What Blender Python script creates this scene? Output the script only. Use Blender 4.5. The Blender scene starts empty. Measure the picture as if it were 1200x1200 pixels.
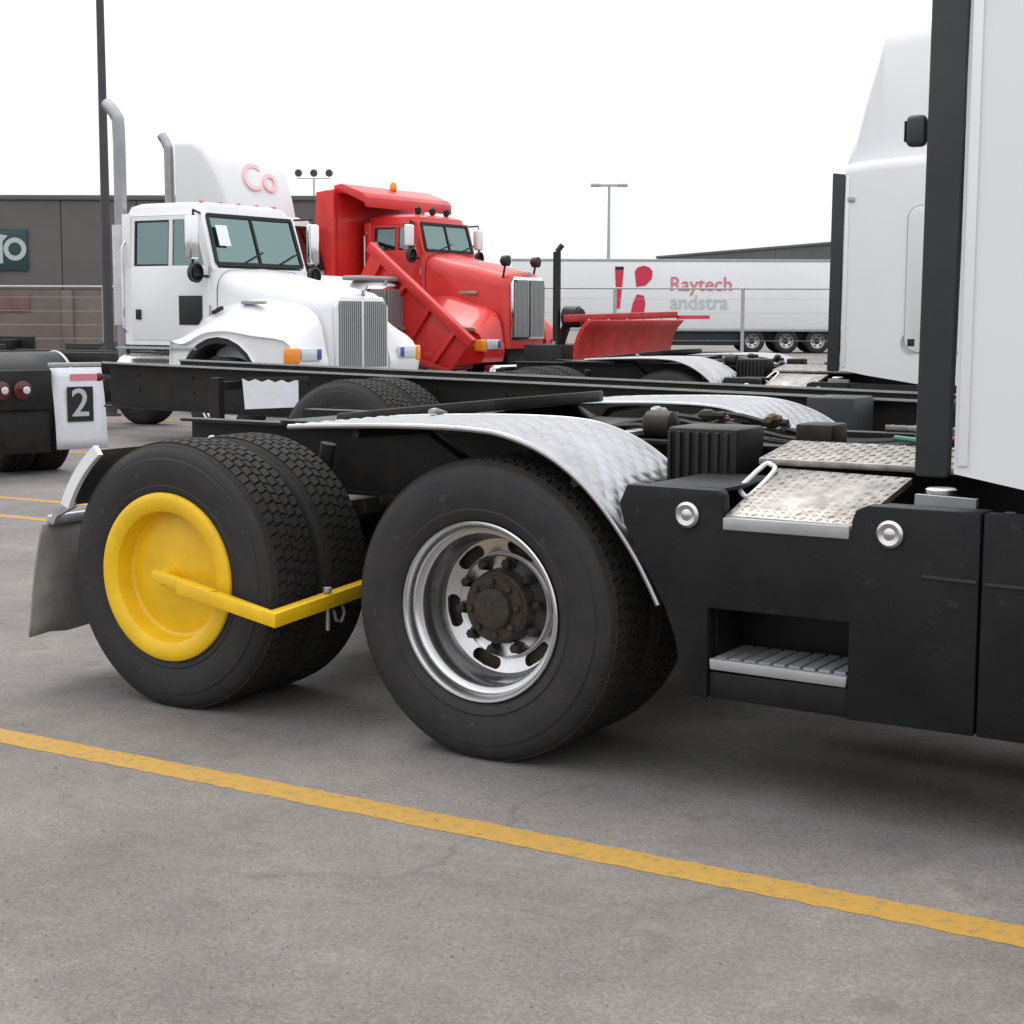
import bpy, bmesh, math, random
from mathutils import Vector, Matrix
random.seed(7)
R_ = math.radians
scene = bpy.context.scene
C = scene.collection

# ------------------------------------------------------------------ camera
YAW, PITCH, ROLL = 0.5495, 0.1197, 0.0032
d = Vector((-math.sin(YAW)*math.cos(PITCH), math.cos(YAW)*math.cos(PITCH), -math.sin(PITCH)))
r = d.cross(Vector((0, 0, 1))).normalized(); u = r.cross(d)
r, u = r*math.cos(ROLL)+u*math.sin(ROLL), u*math.cos(ROLL)-r*math.sin(ROLL)
cd = bpy.data.cameras.new('camera'); cam = bpy.data.objects.new('camera', cd); C.objects.link(cam)
M4 = Matrix((r, u, -d)).transposed().to_4x4(); M4.translation = (2.9074, -4.5367, 1.4908)
cam.matrix_world = M4
cd.sensor_width = 36; cd.lens = 1922.3/1200*36; cd.clip_end = 2000; cd.clip_start = 0.05
scene.camera = cam

# ------------------------------------------------------------------ overcast daylight
SUN_EL, SUN_AZ = 56, 300
w = bpy.data.worlds.new('World'); scene.world = w; w.use_nodes = True
nt = w.node_tree; bg = nt.nodes['Background']
sky = nt.nodes.new('ShaderNodeTexSky'); sky.sky_type = 'NISHITA'; sky.sun_disc = False
sky.sun_elevation = R_(SUN_EL); sky.sun_rotation = R_(SUN_AZ); sky.dust_density = 4; sky.air_density = 1.0
hs = nt.nodes.new('ShaderNodeHueSaturation'); hs.inputs['Saturation'].default_value = 0.12
# cloud layer: brightness rises from horizon to zenith as under any overcast
tc = nt.nodes.new('ShaderNodeTexCoord'); sx = nt.nodes.new('ShaderNodeSeparateXYZ'); mr = nt.nodes.new('ShaderNodeMapRange')
mr.inputs['From Min'].default_value = 0; mr.inputs['From Max'].default_value = 1
mr.inputs['To Min'].default_value = 8.9; mr.inputs['To Max'].default_value = 19.0
cc = nt.nodes.new('ShaderNodeVectorMath'); cc.operation = 'SCALE'; cc.inputs[0].default_value = (.985, 1.0, 1.025)
nt.links.new(tc.outputs['Generated'], sx.inputs[0]); nt.links.new(sx.outputs['Z'], mr.inputs['Value']); nt.links.new(mr.outputs['Result'], cc.inputs['Scale'])
mx = nt.nodes.new('ShaderNodeMix'); mx.data_type = 'RGBA'; mx.inputs['Factor'].default_value = 0.9
nt.links.new(cc.outputs[0], mx.inputs['B'])
nt.links.new(sky.outputs[0], hs.inputs['Color']); nt.links.new(hs.outputs[0], mx.inputs['A'])
nt.links.new(mx.outputs['Result'], bg.inputs[0]); bg.inputs[1].default_value = 0.12
sd = bpy.data.lights.new('sun', 'SUN'); sd.energy = 1.5; sd.angle = R_(28); sd.color = (1, .97, .92)
so = bpy.data.objects.new('sun', sd); C.objects.link(so)
az = R_(SUN_AZ)
sv = Vector((math.sin(az)*math.cos(R_(SUN_EL)), math.cos(az)*math.cos(R_(SUN_EL)), math.sin(R_(SUN_EL))))
so.rotation_euler = sv.to_track_quat('Z', 'Y').to_euler(); so.location = (0, 0, 30)
scene.view_settings.view_transform = 'Standard'; scene.view_settings.look = 'None'
scene.view_settings.exposure = 0.0; scene.view_settings.gamma = 1

# ------------------------------------------------------------------ materials
def mat(name, col, rough=.6, metal=0., noise=0., nscale=8., bump=0., bscale=60., col2=None, coat=0., trans=0., ior=1.45, spec=.5, chip=None, cscale=40., cth=.66):
    m = bpy.data.materials.new(name); m.use_nodes = True; t = m.node_tree; b = t.nodes['Principled BSDF']
    b.inputs['Base Color'].default_value = (*col, 1); b.inputs['Roughness'].default_value = rough
    b.inputs['Metallic'].default_value = metal; b.inputs['Coat Weight'].default_value = coat
    b.inputs['Transmission Weight'].default_value = trans; b.inputs['IOR'].default_value = ior
    b.inputs['Specular IOR Level'].default_value = spec
    tc = t.nodes.new('ShaderNodeTexCoord')
    if noise:
        n = t.nodes.new('ShaderNodeTexNoise'); n.inputs['Scale'].default_value = nscale; n.inputs['Detail'].default_value = 8
        n.inputs['Roughness'].default_value = .65
        cr = t.nodes.new('ShaderNodeValToRGB'); cr.color_ramp.elements[0].position = .35; cr.color_ramp.elements[1].position = .68
        c2 = col2 or tuple(max(0, c*(1-noise)) for c in col)
        cr.color_ramp.elements[0].color = (*c2, 1); cr.color_ramp.elements[1].color = (*col, 1)
        t.links.new(tc.outputs['Object'], n.inputs['Vector']); t.links.new(n.outputs['Fac'], cr.inputs['Fac'])
        t.links.new(cr.outputs['Color'], b.inputs['Base Color'])
        mr = t.nodes.new('ShaderNodeMapRange'); mr.inputs['To Min'].default_value = min(1, rough+.15); mr.inputs['To Max'].default_value = max(.03, rough-.08)
        t.links.new(n.outputs['Fac'], mr.inputs['Value']); t.links.new(mr.outputs['Result'], b.inputs['Roughness'])
    if chip:
        n3 = t.nodes.new('ShaderNodeTexNoise'); n3.inputs['Scale'].default_value = cscale; n3.inputs['Detail'].default_value = 9; n3.inputs['Roughness'].default_value = .7
        r3 = t.nodes.new('ShaderNodeValToRGB'); r3.color_ramp.elements[0].position = cth; r3.color_ramp.elements[1].position = cth+.03
        t.links.new(tc.outputs['Object'], n3.inputs['Vector']); t.links.new(n3.outputs['Fac'], r3.inputs['Fac'])
        x3 = t.nodes.new('ShaderNodeMix'); x3.data_type = 'RGBA'; x3.inputs['B'].default_value = (*chip, 1)
        src = b.inputs['Base Color'].links[0].from_socket; t.links.new(src, x3.inputs['A']); t.links.new(r3.outputs['Color'], x3.inputs['Factor']); t.links.new(x3.outputs['Result'], b.inputs['Base Color'])
    if bump:
        n2 = t.nodes.new('ShaderNodeTexNoise'); n2.inputs['Scale'].default_value = bscale; n2.inputs['Detail'].default_value = 5
        bp = t.nodes.new('ShaderNodeBump'); bp.inputs['Strength'].default_value = bump; bp.inputs['Distance'].default_value = .02
        t.links.new(tc.outputs['Object'], n2.inputs['Vector']); t.links.new(n2.outputs['Fac'], bp.inputs['Height'])
        t.links.new(bp.outputs['Normal'], b.inputs['Normal'])
    return m
M = dict(
    olive=mat('dull brass', (.13, .11, .06), .5, .6, noise=.4, nscale=30),
    gritm=mat('grit stone', (.24, .22, .20), .9, noise=.6, nscale=40, col2=(.11, .10, .09)),
    wallp=mat('dull red wall band', (.20, .115, .105), .85, noise=.3, nscale=1),
    softred=mat('faded trailer lettering', (.60, .20, .24), .6),
    rubber=mat('rubber', (.020, .020, .023), .6, noise=.35, nscale=9, col2=(.031, .029, .028), bump=.06, bscale=90, spec=.32, chip=(.045, .042, .038), cscale=11, cth=.62),
    tread=mat('tread rubber', (.018, .018, .019), .8, spec=.25, noise=.3, nscale=30, col2=(.034, .031, .028), bump=.2, bscale=120),
    alu=mat('polished aluminium', (.62, .62, .63), .24, 1, noise=.18, nscale=5),
    fender=mat('bright fender sheet', (.44, .445, .465), .27, .97, noise=.25, nscale=6),
    chrome=mat('chrome', (.75, .76, .78), .12, 1),
    stackm=mat('stack steel', (.36, .36, .38), .32, 1, noise=.2, nscale=4),
    yellow=mat('yellow enamel', (.82, .50, .006), .40, noise=.18, nscale=7, coat=.12, bump=.04, bscale=40, chip=(.20, .10, .03), cscale=26, cth=.70),
    blackp=mat('black moulded plastic', (.0065, .0068, .008), .48, noise=.35, nscale=4, col2=(.013, .013, .0135), bump=.04, bscale=110, spec=.25, chip=(.022, .021, .020), cscale=14, cth=.63),
    frame=mat('black chassis paint', (.008, .008, .009), .45, noise=.4, nscale=7, col2=(.020, .018, .016), spec=.3),
    grimy=mat('greasy steel', (.020, .018, .016), .5, .3, noise=.5, nscale=20, col2=(.045, .036, .028), spec=.3),
    hub=mat('rusty hub iron', (.022, .019, .017), .65, .3, noise=.5, nscale=20, col2=(.060, .045, .034), bump=.3, bscale=60),
    gasket=mat('dark grey gasket', (.026, .029, .032), .5, noise=.2, nscale=4),
    white=mat('white paint', (.76, .77, .79), .32, noise=.05, nscale=1.5, coat=.25),
    whitel=mat('white panel paint', (.70, .715, .73), .4, noise=.06, nscale=.9, coat=.1),
    red=mat('red paint', (.62, .022, .018), .38, noise=.2, nscale=2.5, coat=.25),
    redd=mat('weathered red paint', (.42, .022, .018), .55, noise=.35, nscale=4),
    glass=mat('tinted glass', (.045, .085, .085), .06, noise=0, spec=.9),
    inside=mat('seat cloth', (.24, .25, .25), .8),
    paper=mat('paper', (.75, .80, .78), .7),
    grille=mat('grey grille', (.33, .34, .35), .38, .5),
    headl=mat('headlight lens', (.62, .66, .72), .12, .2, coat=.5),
    bluel=mat('blue reflector', (.05, .08, .30), .15),
    amber=mat('amber lens', (.80, .26, .02), .25, coat=.5),
    redlens=mat('red lens', (.085, .005, .008), .22, coat=.4),
    flap=mat('mud flap rubber', (.20, .19, .178), .75, noise=.35, nscale=6, col2=(.29, .272, .25)),
    flapw=mat('white mud flap', (.70, .71, .76), .5, noise=.1, nscale=8),
    ink=mat('black print', (.012, .012, .014), .6),
    redink=mat('red print', (.55, .03, .07), .6),
    palered=mat('faded red print', (.74, .47, .50), .6),
    greyink=mat('grey print', (.46, .51, .50), .6),
    green=mat('green hose', (.03, .16, .09), .4), redh=mat('red hose', (.25, .02, .04), .4),
    galv=mat('galvanised steel', (.42, .43, .44), .5, .6, noise=.2, nscale=10),
    poled=mat('dark pole paint', (.055, .052, .055), .55, noise=.2, nscale=3),
    wallg=mat('grey metal cladding', (.115, .110, .107), .7, noise=.15, nscale=.3),
    wallb=mat('brown block wall', (.185, .150, .135), .85, noise=.25, nscale=.5),
    wallr=mat('dark roof cladding', (.085, .088, .09), .7, noise=.15, nscale=.1),
    teal=mat('teal sign', (.02, .05, .055), .5), signw=mat('white sign print', (.42, .46, .46), .5),
    trailer=mat('trailer white sheet', (.76, .77, .79), .45, noise=.07, nscale=.25),
    brass=mat('zinc fitting', (.50, .48, .38), .35, .8, noise=.3, nscale=40),
)
def glassmat():
    m = bpy.data.materials.new('tinted window glass'); m.use_nodes = True; t = m.node_tree; t.nodes.clear()
    o = t.nodes.new('ShaderNodeOutputMaterial'); x = t.nodes.new('ShaderNodeMixShader'); f = t.nodes.new('ShaderNodeFresnel'); f.inputs['IOR'].default_value = 3.0
    a = t.nodes.new('ShaderNodeBsdfTransparent'); a.inputs[0].default_value = (.66, .84, .80, 1)
    b = t.nodes.new('ShaderNodeBsdfGlossy'); b.inputs['Roughness'].default_value = .03; b.inputs[0].default_value = (.66, .92, .90, 1)
    t.links.new(f.outputs[0], x.inputs[0]); t.links.new(a.outputs[0], x.inputs[1]); t.links.new(b.outputs[0], x.inputs[2]); t.links.new(x.outputs[0], o.inputs[0])
    return m
M['pane'] = glassmat()
# asphalt with aggregate, patches and oil stains
def asphalt():
    m = bpy.data.materials.new('asphalt'); m.use_nodes = True; t = m.node_tree; b = t.nodes['Principled BSDF']
    N = t.nodes.new; L = t.links.new
    g = N('ShaderNodeNewGeometry')
    def noise(s, det=6, ro=.6):
        n = N('ShaderNodeTexNoise'); n.inputs['Scale'].default_value = s; n.inputs['Detail'].default_value = det
        n.inputs['Roughness'].default_value = ro; L(g.outputs['Position'], n.inputs['Vector']); return n.outputs['Fac']
    def ramp(f, p0, p1, c0, c1):
        c = N('ShaderNodeValToRGB'); c.color_ramp.elements[0].position = p0; c.color_ramp.elements[1].position = p1
        c.color_ramp.elements[0].color = (*c0, 1); c.color_ramp.elements[1].color = (*c1, 1); L(f, c.inputs['Fac']); return c.outputs['Color']
    def mix(f, a, bb, mode='MIX'):
        x = N('ShaderNodeMix'); x.data_type = 'RGBA'; x.blend_type = mode
        if isinstance(f, float): x.inputs['Factor'].default_value = f
        else: L(f, x.inputs['Factor'])
        L(a, x.inputs['A']); L(bb, x.inputs['B']); return x.outputs['Result']
    base = ramp(noise(.8, 11, .76), .34, .68, (.116, .105, .098), (.222, .204, .193))
    fine = ramp(noise(70, 6, .8), .32, .72, (.62, .61, .60), (1.30, 1.29, 1.27))
    c = mix(.75, base, fine, 'MULTIPLY')
    ag = N('ShaderNodeTexVoronoi'); ag.inputs['Scale'].default_value = 135; L(g.outputs['Position'], ag.inputs['Vector'])
    agv = N('ShaderNodeSeparateColor'); L(ag.outputs['Color'], agv.inputs[0])
    c = mix(.55, c, ramp(agv.outputs[0], .05, .98, (.74, .74, .745), (1.32, 1.305, 1.295)), 'MULTIPLY')
    patch = ramp(noise(3.1, 12, .78), .54, .66, (0, 0, 0), (1, 1, 1))
    dark = N('ShaderNodeRGB'); dark.outputs[0].default_value = (.098, .083, .073, 1)
    pf = N('ShaderNodeMath'); pf.operation = 'MULTIPLY'; pf.inputs[1].default_value = .65; L(patch, pf.inputs[0])
    c = mix(pf.outputs[0], c, dark.outputs[0])
    v = N('ShaderNodeTexVoronoi'); v.inputs['Scale'].default_value = .55; L(g.outputs['Position'], v.inputs['Vector'])
    spot = ramp(v.outputs['Distance'], .05, .16, (1, 1, 1), (0, 0, 0))
    sf = N('ShaderNodeMath'); sf.operation = 'MULTIPLY'; sf.inputs[1].default_value = .35; L(spot, sf.inputs[0])
    oil = N('ShaderNodeRGB'); oil.outputs[0].default_value = (.05, .046, .042, 1)
    c = mix(sf.outputs[0], c, oil.outputs[0])
    nn = N('ShaderNodeTexNoise'); nn.inputs['Scale'].default_value = 1.6; nn.inputs['Detail'].default_value = 6; L(g.outputs['Position'], nn.inputs['Vector'])
    wv = N('ShaderNodeVectorMath'); wv.operation = 'SCALE'; wv.inputs['Scale'].default_value = .55; L(nn.outputs['Color'], wv.inputs[0])
    av = N('ShaderNodeVectorMath'); av.operation = 'ADD'; L(g.outputs['Position'], av.inputs[0]); L(wv.outputs[0], av.inputs[1])
    cv = N('ShaderNodeTexVoronoi'); cv.feature = 'DISTANCE_TO_EDGE'; cv.inputs['Scale'].default_value = .33; L(av.outputs[0], cv.inputs['Vector'])
    crk = ramp(cv.outputs['Distance'], .0015, .0045, (1, 1, 1), (0, 0, 0))
    cm = N('ShaderNodeMath'); cm.operation = 'MULTIPLY'; L(crk, cm.inputs[0]); L(ramp(noise(.7, 3, .5), .47, .60, (0, 0, 0), (.32, .32, .32)), cm.inputs[1])
    c = mix(cm.outputs[0], c, oil.outputs[0])
    L(c, b.inputs['Base Color']); b.inputs['Roughness'].default_value = .88
    bp = N('ShaderNodeBump'); bp.inputs['Strength'].default_value = .5; bp.inputs['Distance'].default_value = .006
    L(noise(140, 4, .7), bp.inputs['Height']); L(bp.outputs['Normal'], b.inputs['Normal'])
    return m
M['asphalt'] = asphalt()
def linepaint():
    m = bpy.data.materials.new('worn yellow line paint'); m.use_nodes = True; t = m.node_tree; b = t.nodes['Principled BSDF']
    g = t.nodes.new('ShaderNodeNewGeometry'); n = t.nodes.new('ShaderNodeTexNoise'); n.inputs['Scale'].default_value = 26; n.inputs['Detail'].default_value = 10; n.inputs['Roughness'].default_value = .75
    cr = t.nodes.new('ShaderNodeValToRGB'); e = cr.color_ramp.elements
    e[0].position = .33; e[0].color = (.15, .125, .095, 1); e[1].position = .47; e[1].color = (.36, .205, .030, 1)
    e2 = cr.color_ramp.elements.new(.75); e2.color = (.42, .245, .042, 1)
    t.links.new(g.outputs['Position'], n.inputs['Vector']); t.links.new(n.outputs['Fac'], cr.inputs['Fac']); t.links.new(cr.outputs['Color'], b.inputs['Base Color'])
    b.inputs['Roughness'].default_value = .8
    return m
M['line'] = linepaint()
def treadplate():
    m = bpy.data.materials.new('aluminium tread plate'); m.use_nodes = True; t = m.node_tree; b = t.nodes['Principled BSDF']
    b.inputs['Metallic'].default_value = .75; b.inputs['Roughness'].default_value = .42
    tc = t.nodes.new('ShaderNodeTexCoord'); n = t.nodes.new('ShaderNodeTexNoise'); n.inputs['Scale'].default_value = 22; n.inputs['Detail'].default_value = 6
    cr = t.nodes.new('ShaderNodeValToRGB'); cr.color_ramp.elements[0].color = (.20, .18, .165, 1); cr.color_ramp.elements[1].color = (.40, .372, .35, 1)
    cr.color_ramp.elements[0].position = .3; cr.color_ramp.elements[1].position = .65
    t.links.new(tc.outputs['Object'], n.inputs['Vector']); t.links.new(n.outputs['Fac'], cr.inputs['Fac']); t.links.new(cr.outputs['Color'], b.inputs['Base Color'])
    return m
M['plate'] = treadplate()

# ------------------------------------------------------------------ mesh helpers
class MB:
    def __init__(s): s.v = []; s.f = []
    def add(s, v, f):
        o = len(s.v); s.v += [tuple(p) for p in v]; s.f += [[i+o for i in q] for q in f]; return s
    def box(s, x0, x1, y0, y1, z0, z1):
        v = [(x, y, z) for x in (x0, x1) for y in (y0, y1) for z in (z0, z1)]
        return s.add(v, [(0, 1, 3, 2), (4, 6, 7, 5), (0, 4, 5, 1), (2, 3, 7, 6), (0, 2, 6, 4), (1, 5, 7, 3)])
    def prism(s, poly, axis, a, b, poly2=None):
        poly2 = poly2 or poly
        def P(q, t): return {'x': (t, q[0], q[1]), 'y': (q[0], t, q[1]), 'z': (q[0], q[1], t)}[axis]
        n = len(poly)
        return s.add([P(q, a) for q in poly]+[P(q, b) for q in poly2],
                     [list(range(n)), list(range(2*n-1, n-1, -1))]+[(i, (i+1) % n, (i+1) % n+n, i+n) for i in range(n)])
    def loft(s, secs, caps=True, closed=True):
        n = len(secs[0]); f = []
        for k in range(len(secs)-1):
            for i in range(n if closed else n-1):
                j = (i+1) % n; f.append((k*n+i, k*n+j, (k+1)*n+j, (k+1)*n+i))
        if caps: f += [list(range(n)), list(range((len(secs)-1)*n, len(secs)*n))]
        return s.add([p for q in secs for p in q], f)
    def tube(s, pts, rad, n=10):
        pts = [Vector(p) for p in pts]; secs = []; up = None
        for i, p in enumerate(pts):
            t = (pts[min(i+1, len(pts)-1)]-pts[max(i-1, 0)]).normalized()
            if up is None: up = t.orthogonal().normalized()
            up = (up-t*up.dot(t)).normalized(); s2 = t.cross(up)
            rr = rad[i] if isinstance(rad, (list, tuple)) else rad
            secs.append([p+(up*math.cos(a)+s2*math.sin(a))*rr for a in [2*math.pi*k/n for k in range(n)]])
        return s.loft(secs)
    def bar(s, pts, hw, hh, up=(0, 0, 1)):
        pts = [Vector(p) for p in pts]; secs = []; U = Vector(up)
        for i, p in enumerate(pts):
            t = (pts[min(i+1, len(pts)-1)]-pts[max(i-1, 0)]).normalized()
            sd_ = t.cross(U).normalized(); uu = sd_.cross(t)
            k = 1.0
            if 0 < i < len(pts)-1:
                a = (pts[i]-pts[i-1]).normalized(); k = 1/max(.5, a.dot(t))
            secs.append([p+sd_*hw*k*a+uu*hh*b for a, b in ((-1, -1), (1, -1), (1, 1), (-1, 1))])
        return s.loft(secs)
    def rev(s, prof, n=48, o=(0, 0, 0), axis='y', caps=False):
        secs = []
        for a, rr in prof:
            ring = []
            for k in range(n):
                t = 2*math.pi*k/n; c, q = math.cos(t)*rr, math.sin(t)*rr
                p = {'y': (c, a, q), 'z': (c, q, a), 'x': (a, c, q)}[axis]
                ring.append((p[0]+o[0], p[1]+o[1], p[2]+o[2]))
            secs.append(ring)
        return s.loft(secs, caps)
    def build(s, name, m, parent=None, bevel=0., seg=2, smooth=35):
        me = bpy.data.meshes.new(name); me.from_pydata(s.v, [], s.f)
        bm = bmesh.new(); bm.from_mesh(me)
        bmesh.ops.recalc_face_normals(bm, faces=bm.faces)
        if bevel:
            es = [e for e in bm.edges if len(e.link_faces) == 2 and e.calc_face_angle(0) > R_(25)]
            bmesh.ops.bevel(bm, geom=es, offset=bevel, segments=seg, profile=.5, affect='EDGES', clamp_overlap=True)
        bm.to_mesh(me); bm.free()
        if smooth:
            me.polygons.foreach_set('use_smooth', [True]*len(me.polygons)); me.set_sharp_from_angle(angle=R_(smooth))
        me.materials.append(M[m]); me.update()
        o = bpy.data.objects.new(name, me); C.objects.link(o); o.parent = parent
        return o
def box(name, m, parent, x0, x1, y0, y1, z0, z1, bevel=.01, seg=2): return MB().box(x0, x1, y0, y1, z0, z1).build(name, m, parent, bevel, seg)
def tag(o, label, cat, group=None, kind=None):
    if label: o['label'] = label
    if cat: o['category'] = cat
    if group: o['group'] = group
    if kind: o['kind'] = kind
    return o
def thing(name, label, cat, loc=(0, 0, 0), rz=0, group=None):
    o = bpy.data.objects.new(name, None); C.objects.link(o); o.location = loc; o.rotation_euler = (0, 0, rz)
    o.empty_display_size = .2
    return tag(o, label, cat, group)
def kids(o): return [c for c in C.objects if c.parent == o]
def copy_tree(o, parent=None, skip=()):
    c = o.copy(); C.objects.link(c); c.parent = parent
    for ch in kids(o):
        if ch.name.split('.')[0] not in skip: copy_tree(ch, c, skip)
    return c
def text(name, body, m, parent, size, mw, extrude=.002, shear=0.):
    cu = bpy.data.curves.new(name, 'FONT'); cu.body = body; cu.size = size; cu.extrude = extrude; cu.shear = shear
    cu.align_x = 'CENTER'; cu.align_y = 'CENTER'; cu.offset = size*.01
    t = bpy.data.objects.new(name, cu); C.objects.link(t)
    me = bpy.data.meshes.new_from_object(t); C.objects.unlink(t); bpy.data.objects.remove(t)
    me.materials.clear(); me.materials.append(M[m]); me.transform(mw)
    o = bpy.data.objects.new(name, me); C.objects.link(o); o.parent = parent
    return o
# text standing upright, facing -Y / +X
FACE_MY = Matrix(((1, 0, 0, 0), (0, 0, -1, 0), (0, 1, 0, 0), (0, 0, 0, 1)))
FACE_PX = Matrix(((0, 0, 1, 0), (1, 0, 0, 0), (0, 1, 0, 0), (0, 0, 0, 1)))
def T(x, y, z): return Matrix.Translation((x, y, z))

# ------------------------------------------------------------------ the setting
g = MB().add([(-500, -300, 0), (500, -300, 0), (500, 700, 0), (-500, 700, 0)], [(0, 1, 2, 3)]).build('ground', 'asphalt', None, smooth=0)
g['kind'] = 'structure'
def pline(x0, x1, y0, wd, wob=.0045):
    n = 520; a = []; b = []
    for i in range(n+1):
        x = x0+(x1-x0)*i/n
        a.append((x, y0-wd/2+random.uniform(-wob, wob), .0012)); b.append((x, y0+wd/2+random.uniform(-wob, wob), .0012))
    o = MB().loft([a, b], caps=False, closed=False).build('parking_line', 'line', None, smooth=0); o['kind'] = 'structure'
pline(-9, 8, -.632, .135); pline(-16, 6, 3.78, .12); pline(-16, -4.5, 4.62, .10)
pline(-16, 6, 8.1, .12); pline(-18, 6, 12.6, .12)

# ------------------------------------------------------------------ wheels
TR = .515; WC = .505
def tyre_mesh():
    mb = MB(); NB = 72
    side = [(.03, .285), (.012, .300), (.000, .312), (-.008, .325), (-.013, .345), (-.0095, .350), (-.016, .385), (-.016, .420), (-.011, .447), (-.006, .450), (-.004, .462), (.004, .478), (.012, .490), (.022, .500)]
    ribs = [(.030, .070), (.078, .118), (.126, .154), (.162, .202), (.210, .250)]
    W = .28
    cols = [(y, rr, None) for y, rr in side]
    for k, (a, b) in enumerate(ribs):
        crown = lambda y: TR-.010*((y-.14)/.11)**4*.6
        cols += [(a-.001, TR-.012, None), (a, crown(a), k), (b, crown(b), k), (b+.001, TR-.012, None)]
    cols += [(W-y, rr, None) for y, rr in reversed(side)]
    angs = []
    for i in range(NB):
        t0 = 2*math.pi*i/NB; dt = 2*math.pi/NB
        angs += [(t0, 0), (t0+dt*.80, 0), (t0+dt*.815, 1), (t0+dt*.985, 1)]
    secs = []
    for y, rr, k in cols:
        ring = []
        for t, gr in angs:
            r2 = rr; tt = t
            if k is not None:
                tt = t+(y-.14)*.55*(1 if k != 2 else -1)+k*.045
                if gr: r2 = rr-.009
            z = math.sin(tt)*r2; x = math.cos(tt)*r2; yy = y
            if z < -WC: z = -WC
            if z < -.36: yy = .14+(y-.14)*(1+.10*((-z-.36)/.145)**2)
            ring.append((x, yy, z))
        secs.append(ring)
    n = len(angs); f = []
    for a in range(len(secs)-1):
        for i in range(n):
            j = (i+1) % n; f.append((a*n+i, a*n+j, (a+1)*n+j, (a+1)*n+i))
    mb.add([p for q in secs for p in q], f)
    return mb
tyre0 = tyre_mesh().build('tyre', 'rubber', None, smooth=32); TYRE = tyre0.data
M['tread'] and TYRE.materials.append(M['tread'])
for p in TYRE.polygons:
    cx_, cy_, cz_ = p.center
    if math.hypot(cx_, cz_) > .494: p.material_index = 1
C.objects.unlink(tyre0); bpy.data.objects.remove(tyre0)
def dish_wheel():
    mb = MB(); n = 72
    prof = [(.030, .284), (.012, .297), (.003, .305), (-.004, .306), (-.008, .302), (-.007, .295), (.002, .289), (.020, .285), (.036, .281), (.042, .273), (.044, .262), (.052, .257), (.100, .253), (.126, .248), (.142, .240), (.152, .232)]
    mb.rev(prof, n)
    # disc face with six oval hand holes
    def yy(rr): return .152+(.232-rr)*.35
    bm = bmesh.new(); E = []
    def loop(pts):
        vs = [bm.verts.new((x, 0, z)) for x, z in pts]; E.extend(bm.edges.new((vs[i], vs[(i+1) % len(vs)])) for i in range(len(vs)))
    loop([(.232*math.cos(2*math.pi*k/n), .232*math.sin(2*math.pi*k/n)) for k in range(n)])
    loop([(.178*math.cos(2*math.pi*k/n), .178*math.sin(2*math.pi*k/n)) for k in range(n)])
    holes = []
    for h in range(6):
        a0 = 2*math.pi*h/6+.18; hp = []
        for k in range(20):
            q = 2*math.pi*k/20; dx = .0215*math.cos(q); dt = .0215*math.sin(q)+(.036 if 0 < k < 10 else -.036 if k > 10 else 0)
            rr = .206+dx; an = a0+dt/.206; hp.append((rr*math.cos(an), rr*math.sin(an)))
        loop(hp); holes.append(hp)
    bmesh.ops.triangle_fill(bm, use_beauty=True, use_dissolve=False, edges=E)
    bm.verts.index_update(); bm.verts.ensure_lookup_table()
    mb.add([(v.co.x, yy(math.hypot(v.co.x, v.co.z)), v.co.z) for v in bm.verts], [[v.index for v in f.verts] for f in bm.faces]); bm.free()
    for hp in holes: mb.loft([[(x, yy(math.hypot(x, z)), z) for x, z in hp], [(x, yy(math.hypot(x, z))+.014, z) for x, z in hp]], caps=False)
    mb.rev([(.172, .180), (.158, .179), (.153, .174), (.156, .170), (.158, .125), (.158, .10)], n)
    return mb.build('wheel', 'alu', None, smooth=40)
def plain_wheel():
    mb = MB(); n = 48
    mb.rev([(.030, .284), (.003, .305), (-.006, .304), (.002, .290), (.036, .281), (.046, .26), (.12, .25), (.15, .235), (.16, .18), (.158, .10)], n)
    return mb.build('wheel', 'alu', None, smooth=40)
def hub_mesh():
    mb = MB()
    mb.rev([(.30, .245), (.195, .245), (.195, .10)], 36)          # brake drum behind the holes
    mb.rev([(.157, .130), (.135, .128), (.112, .122), (.104, .112), (.098, .110), (.098, .074), (.078, .069), (.070, .055), (.070, 0.001)], 36)
    for k in range(8):
        a = 2*math.pi*k/8+.2; mb.rev([(.105, .012), (.084, .012), (.082, .009), (.082, .0005)], 6, (math.cos(a)*.092, 0, math.sin(a)*.092))
    return mb.build('hub', 'hub', None, smooth=30)
def nut_mesh():
    return MB().rev([(.160, .023), (.146, .023), (.145, .017), (.118, .0165), (.112, .010), (.112, .0005)], 6).build('lug_nut', 'grimy', None, smooth=30)
_hub = hub_mesh(); _nut = nut_mesh(); _dish = dish_wheel(); _plain = plain_wheel()
HUB, NUT, DISH, PLAIN = _hub.data, _nut.data, _dish.data, _plain.data
for o in (_hub, _nut, _dish, _plain): C.objects.unlink(o); bpy.data.objects.remove(o)
def inst(name, me, parent, loc=(0, 0, 0), rot=(0, 0, 0), sc=1):
    o = bpy.data.objects.new(name, me); C.objects.link(o); o.parent = parent; o.location = loc; o.rotation_euler = rot
    o.scale = (sc, sc, sc); return o
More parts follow.
